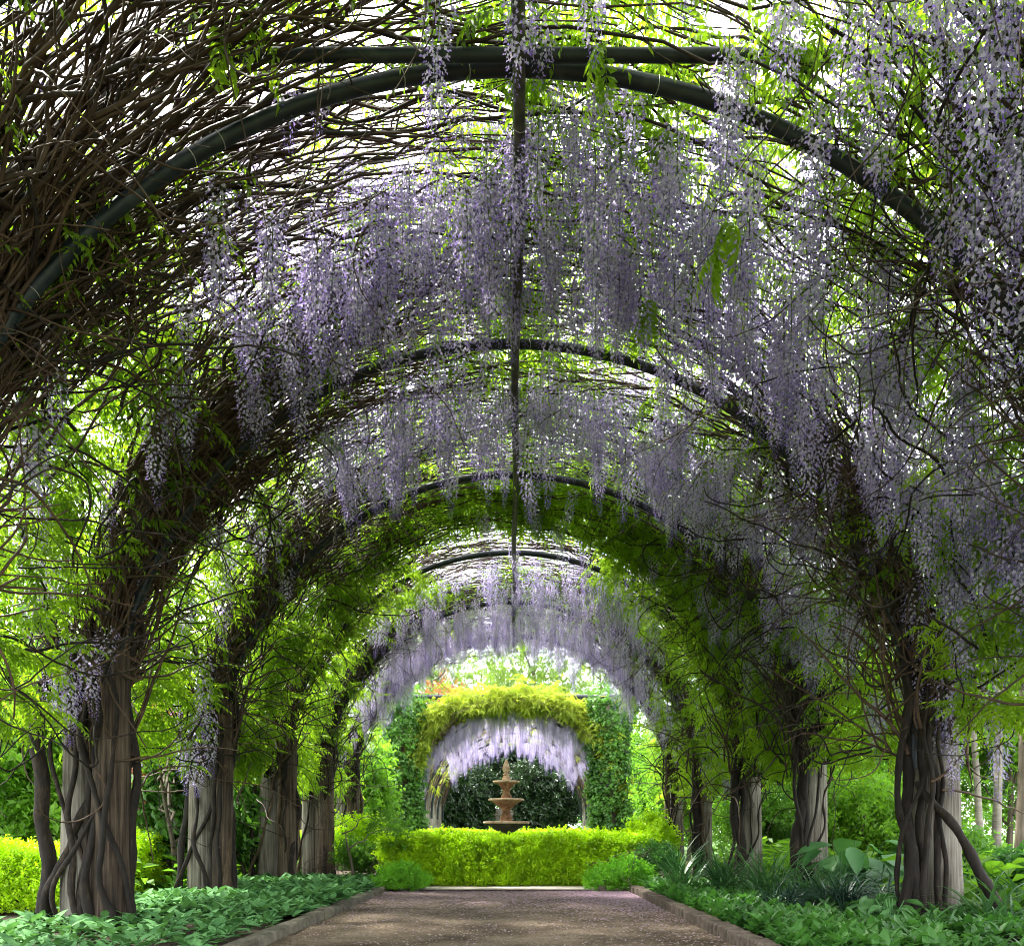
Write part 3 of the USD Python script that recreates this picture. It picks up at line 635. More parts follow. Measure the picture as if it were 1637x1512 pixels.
        if k < 4 or side > 0: pos = pos[~((np.abs(pos[:, 1] - yk) < 0.55) & (pos[:, 2] < (3.1 if k < 4 else 2.0)) & (np.abs(pos[:, 0]) < 4.6))]
        scatter('foliage', WSPRAY, 'wisteria_leaf', pos, leaf_orient(len(pos)), U(0.75, 1.25, len(pos)), vine)
        put_racemes(vine, racs.get((k, side), []), 1.1)
        VINES[k, side] = vine

# single bright sprays of young leaves that hang clear of the rest
for j, (u, v_, y, k, side) in enumerate([(968, 70, 4.7, 1, 1), (1165, 350, 5.4, 1, 1), (1150, 400, 5.5, 1, 1), (40, 760, 6.9, 2, -1), (90, 780, 7.0, 2, -1), (230, 610, 8.0, 2, -1), (350, 50, 4.6, 1, -1), (90, 400, 5.3, 1, -1), (1040, 480, 6.4, 2, 1), (1500, 880, 7.4, 2, 1), (1570, 890, 7.3, 2, 1), (30, 60, 4.9, 1, -1)]):
    r = random.Random(300 + j)
    p = np.array([(u - 818) / 1340 * y, y, EYE + (1330 - v_) / 1340 * y])
    lv = [place(compound_leaf(r, 0.30, 6, 0.032, 0.085, 1.0), r.uniform(0, 6.28), r.uniform(0.5, 1.2), r.uniform(-0.3, 0.3), p + [0, 0, r.uniform(-0.03, 0.03)]) for _ in range(4)]
    obj('leaf_spray', mb(lv), 'wisteria_leaf', VINES[k, side])
def tie(c, axis, r):
    a = np.linspace(0, 2 * PI, 17)
    b1 = np.cross(axis, [0, 0, 1.0] if abs(axis[2]) < 0.9 else [1.0, 0, 0]); b1 /= np.linalg.norm(b1); b2 = np.cross(axis, b1)
    P = c + r * (np.cos(a)[:, None] * b1 + np.sin(a)[:, None] * b2) + np.outer(np.sin(a * 2), axis) * 0.006
    obj('wire_tie', tubes(P[None], np.full((1, 17), 0.0025), 4)[0], 'tie_wire', pergola)
for y in (5.35, 5.55, 6.4, 7.3, 8.6, 9.7): tie(np.array([0.04 + 0.012 * math.sin(y * 1.3), y, 5.405]), np.array([0, 1.0, 0]), 0.043)
for y in HOOPS[1:3]:
    for al in np.linspace(0.35, PI - 0.35, 13):
        al += U(-0.08, 0.08); tie(np.array([R0 * math.cos(al), y, ZC + R0 * math.sin(al)]), np.array([-math.sin(al), 0, math.cos(al)]), 0.0495)

# ------------------------------------------------------------------ fountain
FY = 17.5
ft = thing('fountain', 'three tiered terracotta stone fountain with pointed finial rising behind the golden hedge', 'fountain', (0.0, FY, 0))
ft.GetAttribute('xformOp:translate').Set(Gf.Vec3d(-0.12, FY, 0))
def lat(name, prof, mat='fountain_stone', seg=28, sm=40):
    obj(name, lathe(prof, seg), mat, ft, sm)
lat('plinth', [(0.0, 0), (0.34, 0), (0.34, 0.12), (0.28, 0.16), (0.16, 0.30), (0.10, 0.55), (0.085, 0.80), (0.10, 0.86), (0.0, 0.87)], 'dark_stone')
lat('lower_bowl', [(0.0, 0.86), (0.10, 0.86), (0.16, 0.90), (0.27, 0.98), (0.40, 1.055), (0.46, 1.08)], 'dark_stone')
lat('lower_rim', [(0.44, 1.079), (0.475, 1.08), (0.485, 1.10), (0.478, 1.125), (0.44, 1.13), (0.38, 1.09), (0.2, 1.03), (0, 1.02)], 'fountain_rim')
lat('lower_stem', [(0.135, 1.0), (0.13, 1.16), (0.12, 1.175), (0.125, 1.21), (0.115, 1.26), (0.085, 1.30), (0.082, 1.36), (0.0, 1.37)])
lat('middle_bowl', [(0.0, 1.34), (0.085, 1.34), (0.10, 1.39), (0.19, 1.47), (0.29, 1.535), (0.34, 1.56)])
lat('middle_rim', [(0.33, 1.559), (0.365, 1.56), (0.375, 1.575), (0.368, 1.60), (0.34, 1.605), (0.28, 1.57), (0.12, 1.53), (0, 1.52)], 'fountain_rim')
lat('middle_stem', [(0.10, 1.50), (0.11, 1.63), (0.11, 1.67), (0.085, 1.69), (0.08, 1.73), (0.072, 1.78), (0.0, 1.79)])
lat('top_bowl', [(0.0, 1.76), (0.075, 1.76), (0.09, 1.81), (0.17, 1.90), (0.24, 1.935)])
lat('top_rim', [(0.235, 1.934), (0.27, 1.936), (0.282, 1.95), (0.276, 1.972), (0.25, 1.975), (0.2, 1.95), (0.08, 1.92), (0, 1.915)], 'fountain_rim')
lat('finial', [(0.09, 1.90), (0.088, 2.02), (0.07, 2.035), (0.075, 2.06), (0.055, 2.075), (0.07, 2.10), (0.066, 2.115), (0.042, 2.13), (0.042, 2.165)], 'fountain_rim', 20)
lat('finial_point', [(0.0, 2.16), (0.066, 2.165), (0.078, 2.255), (0.070, 2.27), (0.03, 2.38), (0.0, 2.43)], 'fountain_rim', 8, False)

# ------------------------------------------------------------------ hedges
def hedge(label, x0, x1, y0, y1, hgt, dens, rz=0.0, loc=(0, 0), mat='hedge_leaf', protos=HEDGE, faces='fblrt', name='hedge', sc=1.0):
    hd = thing(name, label, 'hedge', (loc[0], loc[1], 0), rz)
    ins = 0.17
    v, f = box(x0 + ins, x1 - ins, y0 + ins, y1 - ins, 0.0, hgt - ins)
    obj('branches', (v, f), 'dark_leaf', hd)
    P, Q = [], []
    def face(n, fn, yaw, pitch):
        a, b = U(0, 1, n), U(0, 1, n)
        p = fn(a, b)
        P.append(p); Q.append(quats(yaw + NRM(0, 0.7, n), pitch + NRM(0, 0.35, n), NRM(0, 0.5, n)))
    L, W = x1 - x0, y1 - y0
    dz = lambda n: NRM(0, 0.035, n)
    if 'f' in faces: face(int(L * hgt * dens), lambda a, b: np.stack([x0 + a * L, y0 + 0.20 * (b ** 1.5) - 0.12 + dz(len(a)) + 0.05 * np.sin(a * L * 3), 0.02 + b * (hgt - 0.05)], 1), -PI / 2, 0.55)
    if 'b' in faces: face(int(L * hgt * dens * 0.4), lambda a, b: np.stack([x0 + a * L, y1 - 0.05 + dz(len(a)), b * hgt], 1), PI / 2, 0.75)
    if 'l' in faces: face(int(W * hgt * dens), lambda a, b: np.stack([x0 + 0.05 + dz(len(a)), y0 + a * W, b * hgt], 1), PI, 0.75)
    if 'r' in faces: face(int(W * hgt * dens), lambda a, b: np.stack([x1 - 0.05 + dz(len(a)), y0 + a * W, b * hgt], 1), 0, 0.75)
    face(int(L * W * dens), lambda a, b: np.stack([x0 + a * L, y0 + b * W, hgt - 0.08 + 0.03 * np.sin(a * L * 2.3) + dz(len(a)) * 1.2], 1), 0, 0.0)
    P, Q = np.vstack(P), np.vstack(Q)
    scatter('foliage', protos, mat, P, Q, sc * U(0.7, 1.25, len(P)), hd, 'sprig')
    return hd
hedge('clipped golden hedge across the end of the path in front of the fountain', -2.1, 2.3, 13.75, 14.55, 0.745, 1500, sc=1.15)
hedge('golden hedge behind the fountain, seen level with the front hedge top', -2.2, 2.3, 20.3, 21.0, 0.86, 700)
hedge('low golden hedge outside the posts by the red leaved shrubs', -9.5, -4.75, 9.2, 10.4, 0.66, 900)
hedge('long golden hedge running beside the farther posts past the climbing shrubs', -6.0, -5.0, 11.2, 26.0, 0.80, 420)

# ------------------------------------------------------------------ trees and shrubs
def tree(name, label, cat, pos, blobs, n, protos, mat, trunk_r, trunk_mat='tree_bark', sc=1.0, group=None, hgt=None, gap=0.42, nseed=0, lean=(0, 0), stemsn=1, limbs=True):
    tr = thing(name, label, cat, (pos[0], pos[1], 0), 0, group)
    B = np.array(blobs, float)
    parts = []
    top = hgt or B[:, 2].max()
    t = np.linspace(0, 1, 14)
    for j in range(stemsn):
        ox, oy = (0, 0) if stemsn == 1 else (NRM(0, 0.25), NRM(0, 0.25))
        P = np.stack([ox * (0.3 + t * 2) + lean[0] * t + 0.05 * np.sin(t * 5 + j), oy * (0.3 + t * 2) + lean[1] * t + 0.05 * np.cos(t * 4 + j * 2), top * t - 0.05], 1)
        parts += tubes(P, (trunk_r * (1 - 0.75 * t) * (1 + 0.35 * np.exp(-t * 14)))[None], 10)
        if limbs:
            for b in B:
                z0 = max(0.25 * top, min(b[2] - 0.5 * b[5], top * 0.9)); s0 = np.interp(z0, P[:, 2], np.arange(14)) ; q = P[int(s0)]
                tt = np.linspace(0, 1, 9)[:, None]
                e = np.array([b[0], b[1], b[2] + 0.3 * b[5]])
                L = q * (1 - tt) + e * tt + np.array([0, 0, 0.25]) * np.sin(tt * PI) * 0.6 + NRM(0, 0.03, (9, 3))
                parts += tubes(L, (trunk_r * 0.42 * (1 - 0.8 * tt[:, 0]))[None], 6)
    obj('trunk', mb(parts), trunk_mat, tr, True)
    vol = B[:, 3] * B[:, 4] * B[:, 5]
    P, Q = [], []
    for b, w in zip(B, vol / vol.sum()):
        m = int(n * w)
        d = NRM(0, 1, (m, 3)); d /= np.linalg.norm(d, axis=1, keepdims=True)
        rr = 1 - np.abs(NRM(0, 0.24, (m, 1)))
        p = b[:3] + d * np.clip(rr, 0.05, 1.12) * b[3:]
        k = meshkit.fbm(p * 1.7 + nseed * 7.1, 2, nseed) > gap
        p, d = p[k], d[k]
        p = p[p[:, 2] > 0.03]; d = d[:len(p)]
        P.append(p)
        Q.append(quats(U(0, 2 * PI, len(p)), U(0.2, 1.9, len(p)), NRM(0, 0.5, len(p))))
    P, Q = np.vstack(P), np.vstack(Q)
    scatter('crown', protos, mat, P, Q, sc * U(0.7, 1.3, len(P)), tr, 'sprig')
    return tr

def ball(n, rx, ry, rz, zc, spread=0.55, s=0.62):
    out = [(0, 0, zc, rx * s * 1.2, ry * s * 1.2, rz * s * 1.2)]
    for i in range(n):
        a = i * 2.4 + U(-.3, .3); q = U(0.5, 1.0)
        out.append((rx * spread * q * math.cos(a), ry * spread * q * math.sin(a), zc + rz * U(-0.6, 0.62), rx * s * U(0.7, 1.05), ry * s * U(0.7, 1.05), rz * s * U(0.6, 1.0)))
    return out
def at(u, y): return (u - 818) / 1340 * y

# left garden
tree('shrub', 'leafy green shrub with red young tips beyond the low golden hedge', 'shrub', (at(40, 12.5), 12.5), ball(8, 1.3, 1.2, 1.5, 1.7), 2600, BROAD, 'fresh_leaf', 0.06, stemsn=4)
tree('shrub', 'red leaved shrub seen between the first and second posts', 'shrub', (at(234, 12.4), 12.4), [(0, 0, 0.8, 0.35, 0.35, 0.4), (0.1, 0, 1.35, 0.42, 0.4, 0.6), (-0.15, 0.1, 1.9, 0.34, 0.3, 0.5), (0.15, 0.05, 2.4, 0.25, 0.25, 0.4)], 900, SPRIG, 'red_leaf', 0.05, stemsn=4)
tree('shrub', 'red and green bush at the picture edge behind the nearest posts', 'shrub', (at(12, 12.6), 12.6), ball(6, 0.55, 0.5, 0.7, 2.5), 420, SPRIG, 'red_leaf', 0.06, stemsn=4)
tree('shrub', 'dark glossy climber mass standing behind the second pair of posts', 'shrub', (at(278, 12.2), 12.2), ball(7, 0.5, 0.6, 1.25, 1.3), 1400, BROAD, 'ivy_leaf', 0.05, stemsn=3)
tree('shrub', 'ivy green bush growing up the third pair of posts', 'shrub', (at(402, 14.3), 14.3), ball(6, 0.42, 0.5, 1.2, 1.3), 1000, BROAD, 'ivy_leaf', 0.04, stemsn=3)
tree('shrub', 'small flowering bush with yellow green leaves behind the second posts', 'shrub', (at(250, 13.5), 13.5), ball(5, 0.7, 0.6, 0.6, 0.8), 700, SPRIG, 'pale_leaf', 0.03, stemsn=3)
for i, (u, y, hh, rx, mt, pr_, lab) in enumerate([
    (90, 22, 6.0, 2.6, 'garden_leaf', SPRIG, 'round mid green tree behind the red shrubs'),
    (330, 25, 5.5, 2.4, 'fresh_leaf', SPRIG, 'bright green tree behind the second and third posts'),
    (-60, 28, 9.0, 3.4, 'pale_leaf', SMALL, 'tall pale green tree beyond the picture edge shrubs'),
    (480, 27, 5.0, 2.2, 'fresh_leaf', SPRIG, 'yellow green tree behind the fourth posts'),
    (215, 34, 8.5, 3.4, 'pale_leaf', SMALL, 'tall thin leaved tree between the red shrub and the climber'),
    (560, 24, 3.6, 1.5, 'fresh_leaf', SPRIG, 'feathery yellow green tree beside the ivy pillar nearest the red flowers')]):
    tree('garden_tree', lab, 'tree', (at(u, y), y), ball(9, rx, rx * 0.9, hh * 0.38, hh * 0.58), 2200, pr_, mt, 0.13, sc=1.5, nseed=i)
for i, (x, y, hh, rx, mt, lab) in enumerate([(-8.6, 9.5, 7.0, 2.0, 'pale_leaf', 'pale leaved tree overhanging the nearest posts from outside'), (-8.4, 15.0, 7.5, 2.2, 'fresh_leaf', 'fresh green tree leaning toward the second and third posts'), (-9.5, 20.0, 8.0, 2.6, 'garden_leaf', 'taller green tree beyond the fresh green one')]):
    tree('garden_tree', lab, 'tree', (x, y), [q for q in ball(11, rx, rx, hh * 0.34, hh * 0.66)], 1000, SPRIG, mt, 0.10, sc=1.3, nseed=110 + i, gap=0.47)
# right garden
for i, (x, y, hh, rx, mt, lab) in enumerate([(8.6, 9.0, 7.0, 2.0, 'fresh_leaf', 'leafy tree overhanging the nearest timber post from outside'), (8.8, 14.5, 7.5, 2.2, 'fresh_leaf', 'fresh green tree above the shrubbery beyond the second timber post')]):
    tree('garden_tree', lab, 'tree', (x, y), ball(11, rx, rx, hh * 0.34, hh * 0.66), 1000, SPRIG, mt, 0.10, sc=1.3, nseed=120 + i, gap=0.47)
for i, (u, y, hh, rx, mt, pr_, n, lab) in enumerate([
    (1612, 17.0, 5.6, 1.9, 'fresh_leaf', SMALL, 2600, 'light green shrub wall at the picture edge beyond the birch trunks'),
    (1420, 14.5, 5.0, 1.6, 'fresh_leaf', SMALL, 2800, 'tall airy bright green shrub between the two nearest timber posts'),
    (1290, 18.0, 5.2, 1.8, 'garden_leaf', SMALL, 2600, 'mid green tree behind the second timber post'),
    (1170, 21.0, 4.8, 1.7, 'fresh_leaf', SMALL, 2400, 'bright green bushy tree behind the third and fourth posts'),
    (1500, 19.0, 6.5, 2.4, 'garden_leaf', SPRIG, 2600, 'darker broad crowned tree deep in the shrubbery beyond the birches'),
    (1700, 17.0, 7.5, 2.6, 'fresh_leaf', SPRIG, 2400, 'tall fresh green tree outside the picture edge shrub wall'),
    (1380, 26.0, 8.0, 3.0, 'pale_leaf', SPRIG, 2200, 'high pale tree far behind the shrubbery'),
    (1100, 26.0, 4.6, 1.8, 'fresh_leaf', SPRIG, 1700, 'yellow green tree beside the far ivy pillar')]):
    tree('shrubbery_tree', lab, 'tree', (at(u, y), y), ball(10, rx, rx * 0.9, hh * 0.46, hh * 0.52), n, pr_, mt, 0.07, sc=1.3, nseed=20 + i, gap=0.44)
tree('shrub', 'low bright bush under the shrubbery behind the broad leaved plants', 'shrub', (at(1400, 12.5), 12.5), ball(6, 1.3, 0.8, 0.8, 0.9), 1500, SPRIG, 'fresh_leaf', 0.03, stemsn=3)
tree('shrub', 'low dark green bush between the strappy clumps and the birches', 'shrub', (at(1500, 11.5), 11.5), ball(6, 0.7, 0.7, 0.4, 0.4), 1300, SPRIG, 'garden_leaf', 0.03, stemsn=3)
tree('shrub', 'yellow green bush crowding the picture edge below the birches', 'shrub', (at(1680, 9.4), 9.4), ball(5, 0.8, 0.7, 0.35, 0.35), 900, SPRIG, 'cover_leaf', 0.03, stemsn=3)
tree('shrub', 'low green bush filling the gap between the third and second timber posts', 'shrub', (at(1240, 21), 21), ball(7, 1.9, 1.0, 1.1, 1.0), 1500, SPRIG, 'garden_leaf', 0.04, stemsn=3)
for i, (u, y, hh, r, ln, lab) in enumerate([(1573, 13.2, 6.5, 0.06, (-0.5, 0.1), 'white birch trunk leaning beside the nearest timber post'), (1592, 14.0, 6.5, 0.08, (0.1, 0.2), 'straighter white birch with black scars behind the leaning one'), (1362, 18.5, 7.0, 0.16, (0.1, 0), 'pale thick trunk seen between the two nearest timber posts')]):
    tree('birch_tree', lab, 'tree', (at(u, y), y), [(ln[0], 0, 5.6, 1.0, 1.0, 1.3), (ln[0] - 0.4, 0.3, 4.6, 0.7, 0.7, 0.8), (ln[0] + 0.4, 0.2, 5.0, 0.7, 0.7, 0.9)], 600, SMALL, 'fresh_leaf', r, 'birch_bark', 1.1, 'birches in the shrubbery', hgt=hh, lean=ln, nseed=40 + i)

# round the end of the path
tree('shrub', 'rounded bright green mound at the left end of the golden hedge', 'shrub', (at(640, 12.9), 12.9), [(0, 0, 0.10, 0.42, 0.35, 0.30)], 900, HEDGE, 'mound_leaf', 0.015, stemsn=2, gap=0.0, sc=0.9)
tree('shrub', 'soft bright green mound at the right end of the golden hedge', 'shrub', (at(968, 12.95), 12.95), [(0, 0, 0.10, 0.34, 0.34, 0.28), (0.35, 0.15, 0.15, 0.4, 0.4, 0.35)], 1100, HEDGE, 'mound_leaf', 0.015, stemsn=2, gap=0.0, sc=0.9)
tree('shrub', 'golden yellow bush behind the mound near the fifth posts', 'shrub', (at(1040, 14.6), 14.6), ball(5, 0.55, 0.6, 0.65, 0.7), 1300, SPRIG, 'hedge_leaf', 0.03, stemsn=3, sc=0.7)
tree('shrub', 'fresh green bush between the golden hedge and the strappy leaves', 'shrub', (at(1040, 13.6), 13.6), ball(4, 0.4, 0.4, 0.35, 0.4), 700, SPRIG, 'cover_leaf', 0.02, stemsn=3, sc=0.6)
tree('shrub', 'dark leaved bush at the end of the lamb ear bed', 'shrub', (at(570, 14.2), 14.2), ball(4, 0.45, 0.5, 0.4, 0.4), 700, SPRIG, 'garden_leaf', 0.02, stemsn=3, sc=0.7)
tree('shrub', 'golden bush beyond the dark one near the small bent tree', 'shrub', (at(575, 17.5), 17.5), ball(5, 0.8, 0.7, 0.5, 0.7), 1000, SPRIG, 'hedge_leaf', 0.03, stemsn=3, sc=0.7)
tree('small_tree', 'small bent tree with bare arching branches by the hedge end', 'tree', (at(558, 13.6), 13.6), [(0.55, 0, 1.0, 0.35, 0.3, 0.16), (0.8, 0, 0.8, 0.2, 0.2, 0.2)], 70, SMALL, 'garden_leaf', 0.03, hgt=1.0, nseed=9)
rk = trimesh.creation.box([0.17, 0.10, 0.10]).subdivide().subdivide(); rk.vertices *= 1.0; rk.vertices += 0.02 * NRM(0, 0.5, (1, 3)) ; rk.vertices *= (1 + 0.22 * (meshkit.fbm(rk.vertices * 14, 2, 3) - 0.5))[:, None]
tag(obj('rock', (rk.vertices + [at(966, 12.72), 12.72, 0.045], rk.faces), 'edging_brick', None, 50), 'reddish stone at the foot of the right hand mound', 'rock')

# ------------------------------------------------------------------ second pergola beyond the fountain
PY = [30.5, 33.5, 36.5, 39.5, 42.5]
p2 = thing('pergola', 'farther arched pergola beyond the fountain, hung with pale wisteria', 'pergola')
for y in PY:
    obj('hoop', tubes(hoop_curve(y, R=3.5, n=36), 0.05, 8)[0], 'painted_steel', p2, 40)
    for s in (-1, 1):
        obj('post', post_mesh(s * 3.75, y, 0.19, 2.7, (0, 0), int(y) + s, 12), 'post_wood', p2, 45)
xx = np.linspace(-4.3, 4.3, 8)
obj('crossbeam', tubes(np.stack([xx, 30.1 + 0 * xx, 5.75 + 0 * xx], 1), 0.09, 8)[0], 'painted_steel', p2, 40)
for s, lab in ((-1, 'far pale wisteria on the left half of the pergola beyond the fountain'), (1, 'far golden leaved wisteria on the right half of the pergola beyond the fountain')):
    vine = thing('wisteria', lab, 'wisteria')
    y0 = 30.5
    for k in range(3):
        P, rad = coil(s * 3.7, y0, 0.2, 0, 2.8, 0.6, 2.1 * k, 0.06)
        obj('trunk', tubes(P[None], rad[None], 6)[0], 'vine_bark', vine, True)
    fine = []
    for y in PY:
        P, rad = stems(y, s, 45, rad=(0.008, 0.02), npt=16)
        fine += tubes(P * [0.93, 1, 1] - [0, 0, 0.2], rad, 4)
    obj('twigs', mb(fine), 'vine_stem', vine, True, kind='stuff')
    m = 2000
    be = U(0.30, PI / 2, m) if s < 0 else U(0.15, PI / 2, m); yl = U(29.2, 43, m) ; yl[:900] = U(29.2, 31.0, 900); yl[1250:] = U(29.2, 32.0, 750); be[:900] = PI / 2 - np.abs(NRM(0, 0.55, 900))
    pos = vault(be if s > 0 else PI - be, yl, 3.50 + np.abs(NRM(0, 0.33, m)) + 0.8 * meshkit.noise(np.stack([be * 5, yl * 0.7, 0 * be + s], 1), 4) - 0.15)
    keep = meshkit.noise(pos * 0.8, 8) > 0.38
    pos = pos[keep]
    scatter('foliage', WSPRAY, 'wisteria_leaf_gold', pos, leaf_orient(len(pos)), U(1.0, 1.5, len(pos)), vine)
    m = 296
    be = np.concatenate([U(0.35, PI / 2, 136), U(0.6, PI / 2, 160)]); yl = np.concatenate([U(29.6, 31, 136), U(31, 43, 160)])
    put_racemes(vine, vault(be if s > 0 else PI - be, yl, 3.45 + U(0, 0.3, m)), 1.2)
for s, u, lab in ((-1, 645, 'tall ivy covered pillar left of the far wisteria arch'), (1, 975, 'tall ivy covered pillar right of the far wisteria arch')):
    iv = thing('ivy', lab, 'ivy', (at(u, 29.8), 29.8, 0))
    obj('stem', post_mesh(0, 0, 0.2, 5.4, (0, 0), 5, 12), 'tree_bark', iv, 45)
    m = 1600
    zz = U(0.3, 5.6, m); aa = U(0, 2 * PI, m)
    rr = (0.55 + 0.25 * (meshkit.noise(np.stack([np.cos(aa) * 1.2, np.sin(aa) * 1.2 + s, zz * 1.3], 1), 3) - 0.3)) * np.where(zz > 4.6, 1.25, 1) * U(0.75, 1.05, m)
    scatter('foliage', IVY, 'ivy_leaf', np.stack([rr * np.cos(aa), rr * np.sin(aa), zz], 1), quats(aa + NRM(0, .4, m), U(0.6, 1.6, m), NRM(0, .4, m)), U(1.0, 1.7, m), iv, 'sprig')

# ------------------------------------------------------------------ far background
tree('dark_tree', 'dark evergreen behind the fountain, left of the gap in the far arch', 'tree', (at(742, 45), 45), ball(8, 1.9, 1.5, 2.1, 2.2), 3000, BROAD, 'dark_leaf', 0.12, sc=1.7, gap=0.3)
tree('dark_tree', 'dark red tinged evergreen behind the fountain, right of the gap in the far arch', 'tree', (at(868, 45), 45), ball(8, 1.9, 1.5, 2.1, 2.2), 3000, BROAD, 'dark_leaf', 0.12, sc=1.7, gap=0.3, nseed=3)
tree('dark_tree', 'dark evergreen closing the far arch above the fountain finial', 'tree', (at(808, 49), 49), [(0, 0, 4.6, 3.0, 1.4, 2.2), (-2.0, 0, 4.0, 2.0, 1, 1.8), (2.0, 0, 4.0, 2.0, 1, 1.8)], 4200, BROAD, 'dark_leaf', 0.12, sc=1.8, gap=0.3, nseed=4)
tag(obj('low_wall', mb([box(at(768, 47), at(825, 47), 47, 47.35, 1.55, 2.25), box(at(766, 47), at(776, 47), 46.99, 47.36, 0, 1.548), box(at(817, 47), at(827, 47), 46.99, 47.36, 0, 1.548)]), 'wall_stone'), 'pale stone wall piece seen behind the fountain tiers', 'wall')
for i, (u, y, hh, rx, mt, pr_, lab) in enumerate([
    (690, 48, 10.0, 2.8, 'red_leaf', SPRIG, 'red tinged tree above the left ivy pillar'), (640, 44, 9.6, 2.6, 'garden_leaf', SPRIG, 'green tree above and left of the ivy pillar'),
    (945, 46, 9.4, 2.4, 'ivy_leaf', SPRIG, 'deep green tree right of the far arch top'), (1010, 42, 6.2, 2.2, 'fresh_leaf', SPRIG, 'light green tree beyond the right ivy pillar'),
    (560, 40, 6.6, 2.4, 'fresh_leaf', SPRIG, 'light green tree beyond the left ivy pillar'), (1060, 36, 4.5, 1.6, 'garden_leaf', SPRIG, 'dark green bush beyond the right ivy pillar foot'),
    (590, 36, 4.0, 1.5, 'fresh_leaf', SPRIG, 'feathery light tree left of the far ivy pillar'),
    (1240, 40, 9.0, 3.4, 'garden_leaf', SPRIG, 'large green tree far behind the right hand posts'), (420, 42, 9.0, 3.4, 'garden_leaf', SPRIG, 'large green tree far behind the left hand posts')]):
    tree('background_tree', lab, 'tree', (at(u, y), y), ball(9, rx, rx, hh * 0.42, hh * 0.55), 1900, pr_, mt, 0.15, sc=1.9, nseed=60 + i, gap=0.40)
for i, (u, y, hh, rx, n, lab) in enumerate([
    (855, 60, 17.5, 5.0, 2600, 'tall pale spring tree against the sky above the far arch'), (770, 80, 20.0, 5.2, 1500, 'thin pale tree left of the tallest one'), (960, 74, 19.0, 5.2, 1700, 'thin pale tree right of the tallest one'), (690, 70, 18.0, 4.6, 1700, 'pale tree over the red tinged one')]):
    tree('pale_tree', lab, 'tree', (at(u, y), y), ball(9, rx, rx, hh * 0.40, hh * 0.60), n, SPRIG, 'pale_leaf', 0.2, sc=2.4, nseed=80 + i, gap=0.40)
# woodland that closes the view at the horizon
wp = []
for i in range(70):
    a = math.radians(U(-75, 75)); d = U(60, 95)
    cx, cy, hh = d * math.sin(a), d * math.cos(a), U(4, 9)
    if abs(math.degrees(a)) < 9: hh = U(3, 5)
    m = 170
    dd = NRM(0, 1, (m, 3)); dd /= np.linalg.norm(dd, axis=1, keepdims=True)
    wp.append(np.array([cx, cy, hh * 0.5]) + dd * [3.4, 3.0, hh * 0.5] * U(0.7, 1.05, (m, 1)))
wp = np.vstack(wp)
wd = scatter('woodland', SPRIG, 'garden_leaf', wp, quats(U(0, 6.28, len(wp)), U(0, 2, len(wp)), U(-1, 1, len(wp))), U(3.2, 5.0, len(wp)), None, 'sprig')
tag(wd, 'far wood of mixed green trees closing the view', 'woodland')

# ------------------------------------------------------------------ beds: lamb ear, strappy clumps, broad leaves, ground cover
def clump_leaves(seed, n, L, W, up, nseg=2, R=0.02):
    r = random.Random(seed); out = []
    for i in range(n):
        q = i / n
        s = r.uniform(0.75, 1.15)
        pitch = -(up * (1 - q) + 0.25 * q) + r.uniform(-0.25, 0.15)
        out.append(place(leaflet(L * s, W * s, r.uniform(0.08, 0.22), r.uniform(0.25, 0.65), nseg), i * 2.4 + r.uniform(-0.4, 0.4), pitch, r.uniform(-0.35, 0.35), (r.uniform(-R, R), r.uniform(-R, R), 0.03 + 0.05 * (1 - q))))
    return out
LAMB = [clump_leaves(i, 19, 0.135 + 0.018 * (i % 3), 0.07, 0.95, 2, 0.10) for i in range(4)]
first = {}
def lamb(x, y, s):
    i = int(rng.integers(0, 4)); rz = U(0, 2 * PI)
    t = thing('lamb_ear', 'grey green felted lamb ear plant in the bed along the stone kerb', 'plant', (x, y, 0.02), rz, 'lamb ear plants along the kerb')
    UsdGeom.Xformable(t).AddScaleOp().Set(Gf.Vec3f(s, s, s))
    if i not in first:
        for l in LAMB[i]: obj('leaf', l, 'lamb_leaf', t, True)
        first[i] = t
    else:
        t.GetReferences().AddInternalReference(first[i].GetPath()); t.SetInstanceable(True)
pts = []
for _ in range(2500):
    x, y = U(-4.6, -2.2), U(5.4, 8.6)
    if x > xl(y) - 0.22 or (abs(x + 3.92) < 0.42 and abs(y - 7.95) < 0.25): continue
    if all((x - a) ** 2 + (y - b) ** 2 > 0.26 ** 2 for a, b in pts): pts.append((x, y))
for x, y in pts: lamb(x, y, U(0.7, 1.25))
m = 900
px, py = U(-4.4, -2.15, m), U(8.5, 14.0, m)
k = px < np.array([xl(y) for y in py]) - 0.12
px, py = px[k], py[k]
g = scatter('ground_cover', [mb(l) for l in LAMB], 'lamb_leaf', np.stack([px, py, 0.02 + 0 * px], 1), quats(U(0, 6.28, len(px)), NRM(0, .1, len(px)), NRM(0, .1, len(px))), U(0.8, 1.25, len(px)), None, 'plant')
tag(g, 'grey green ground cover filling the farther bed along the stone kerb', 'ground cover')
COVER = [mb(clump_leaves(30 + i, 20, 0.115, 0.05, 1.2, 2, 0.07)) for i in range(3)]
m = 1500
px, py = U(2.02, 4.6, m), U(5.6, 13.6, m)
k = (px < 2.75 + 0.25 * np.sin(py * 2)) | (U(0, 1, m) < 0.45)
px, py = px[k], py[k]
g = scatter('ground_cover', COVER, 'cover_leaf', np.stack([px, py, 0.02 + 0 * px], 1), quats(U(0, 6.28, len(px)), NRM(0, .1, len(px)), NRM(0, .1, len(px))), U(0.8, 1.35, len(px)), None, 'plant')
tag(g, 'bright green leafy ground cover along the brick kerb', 'ground cover')
m = 1300
px, py = U(4.3, 9.5, m), U(7.5, 19, m)
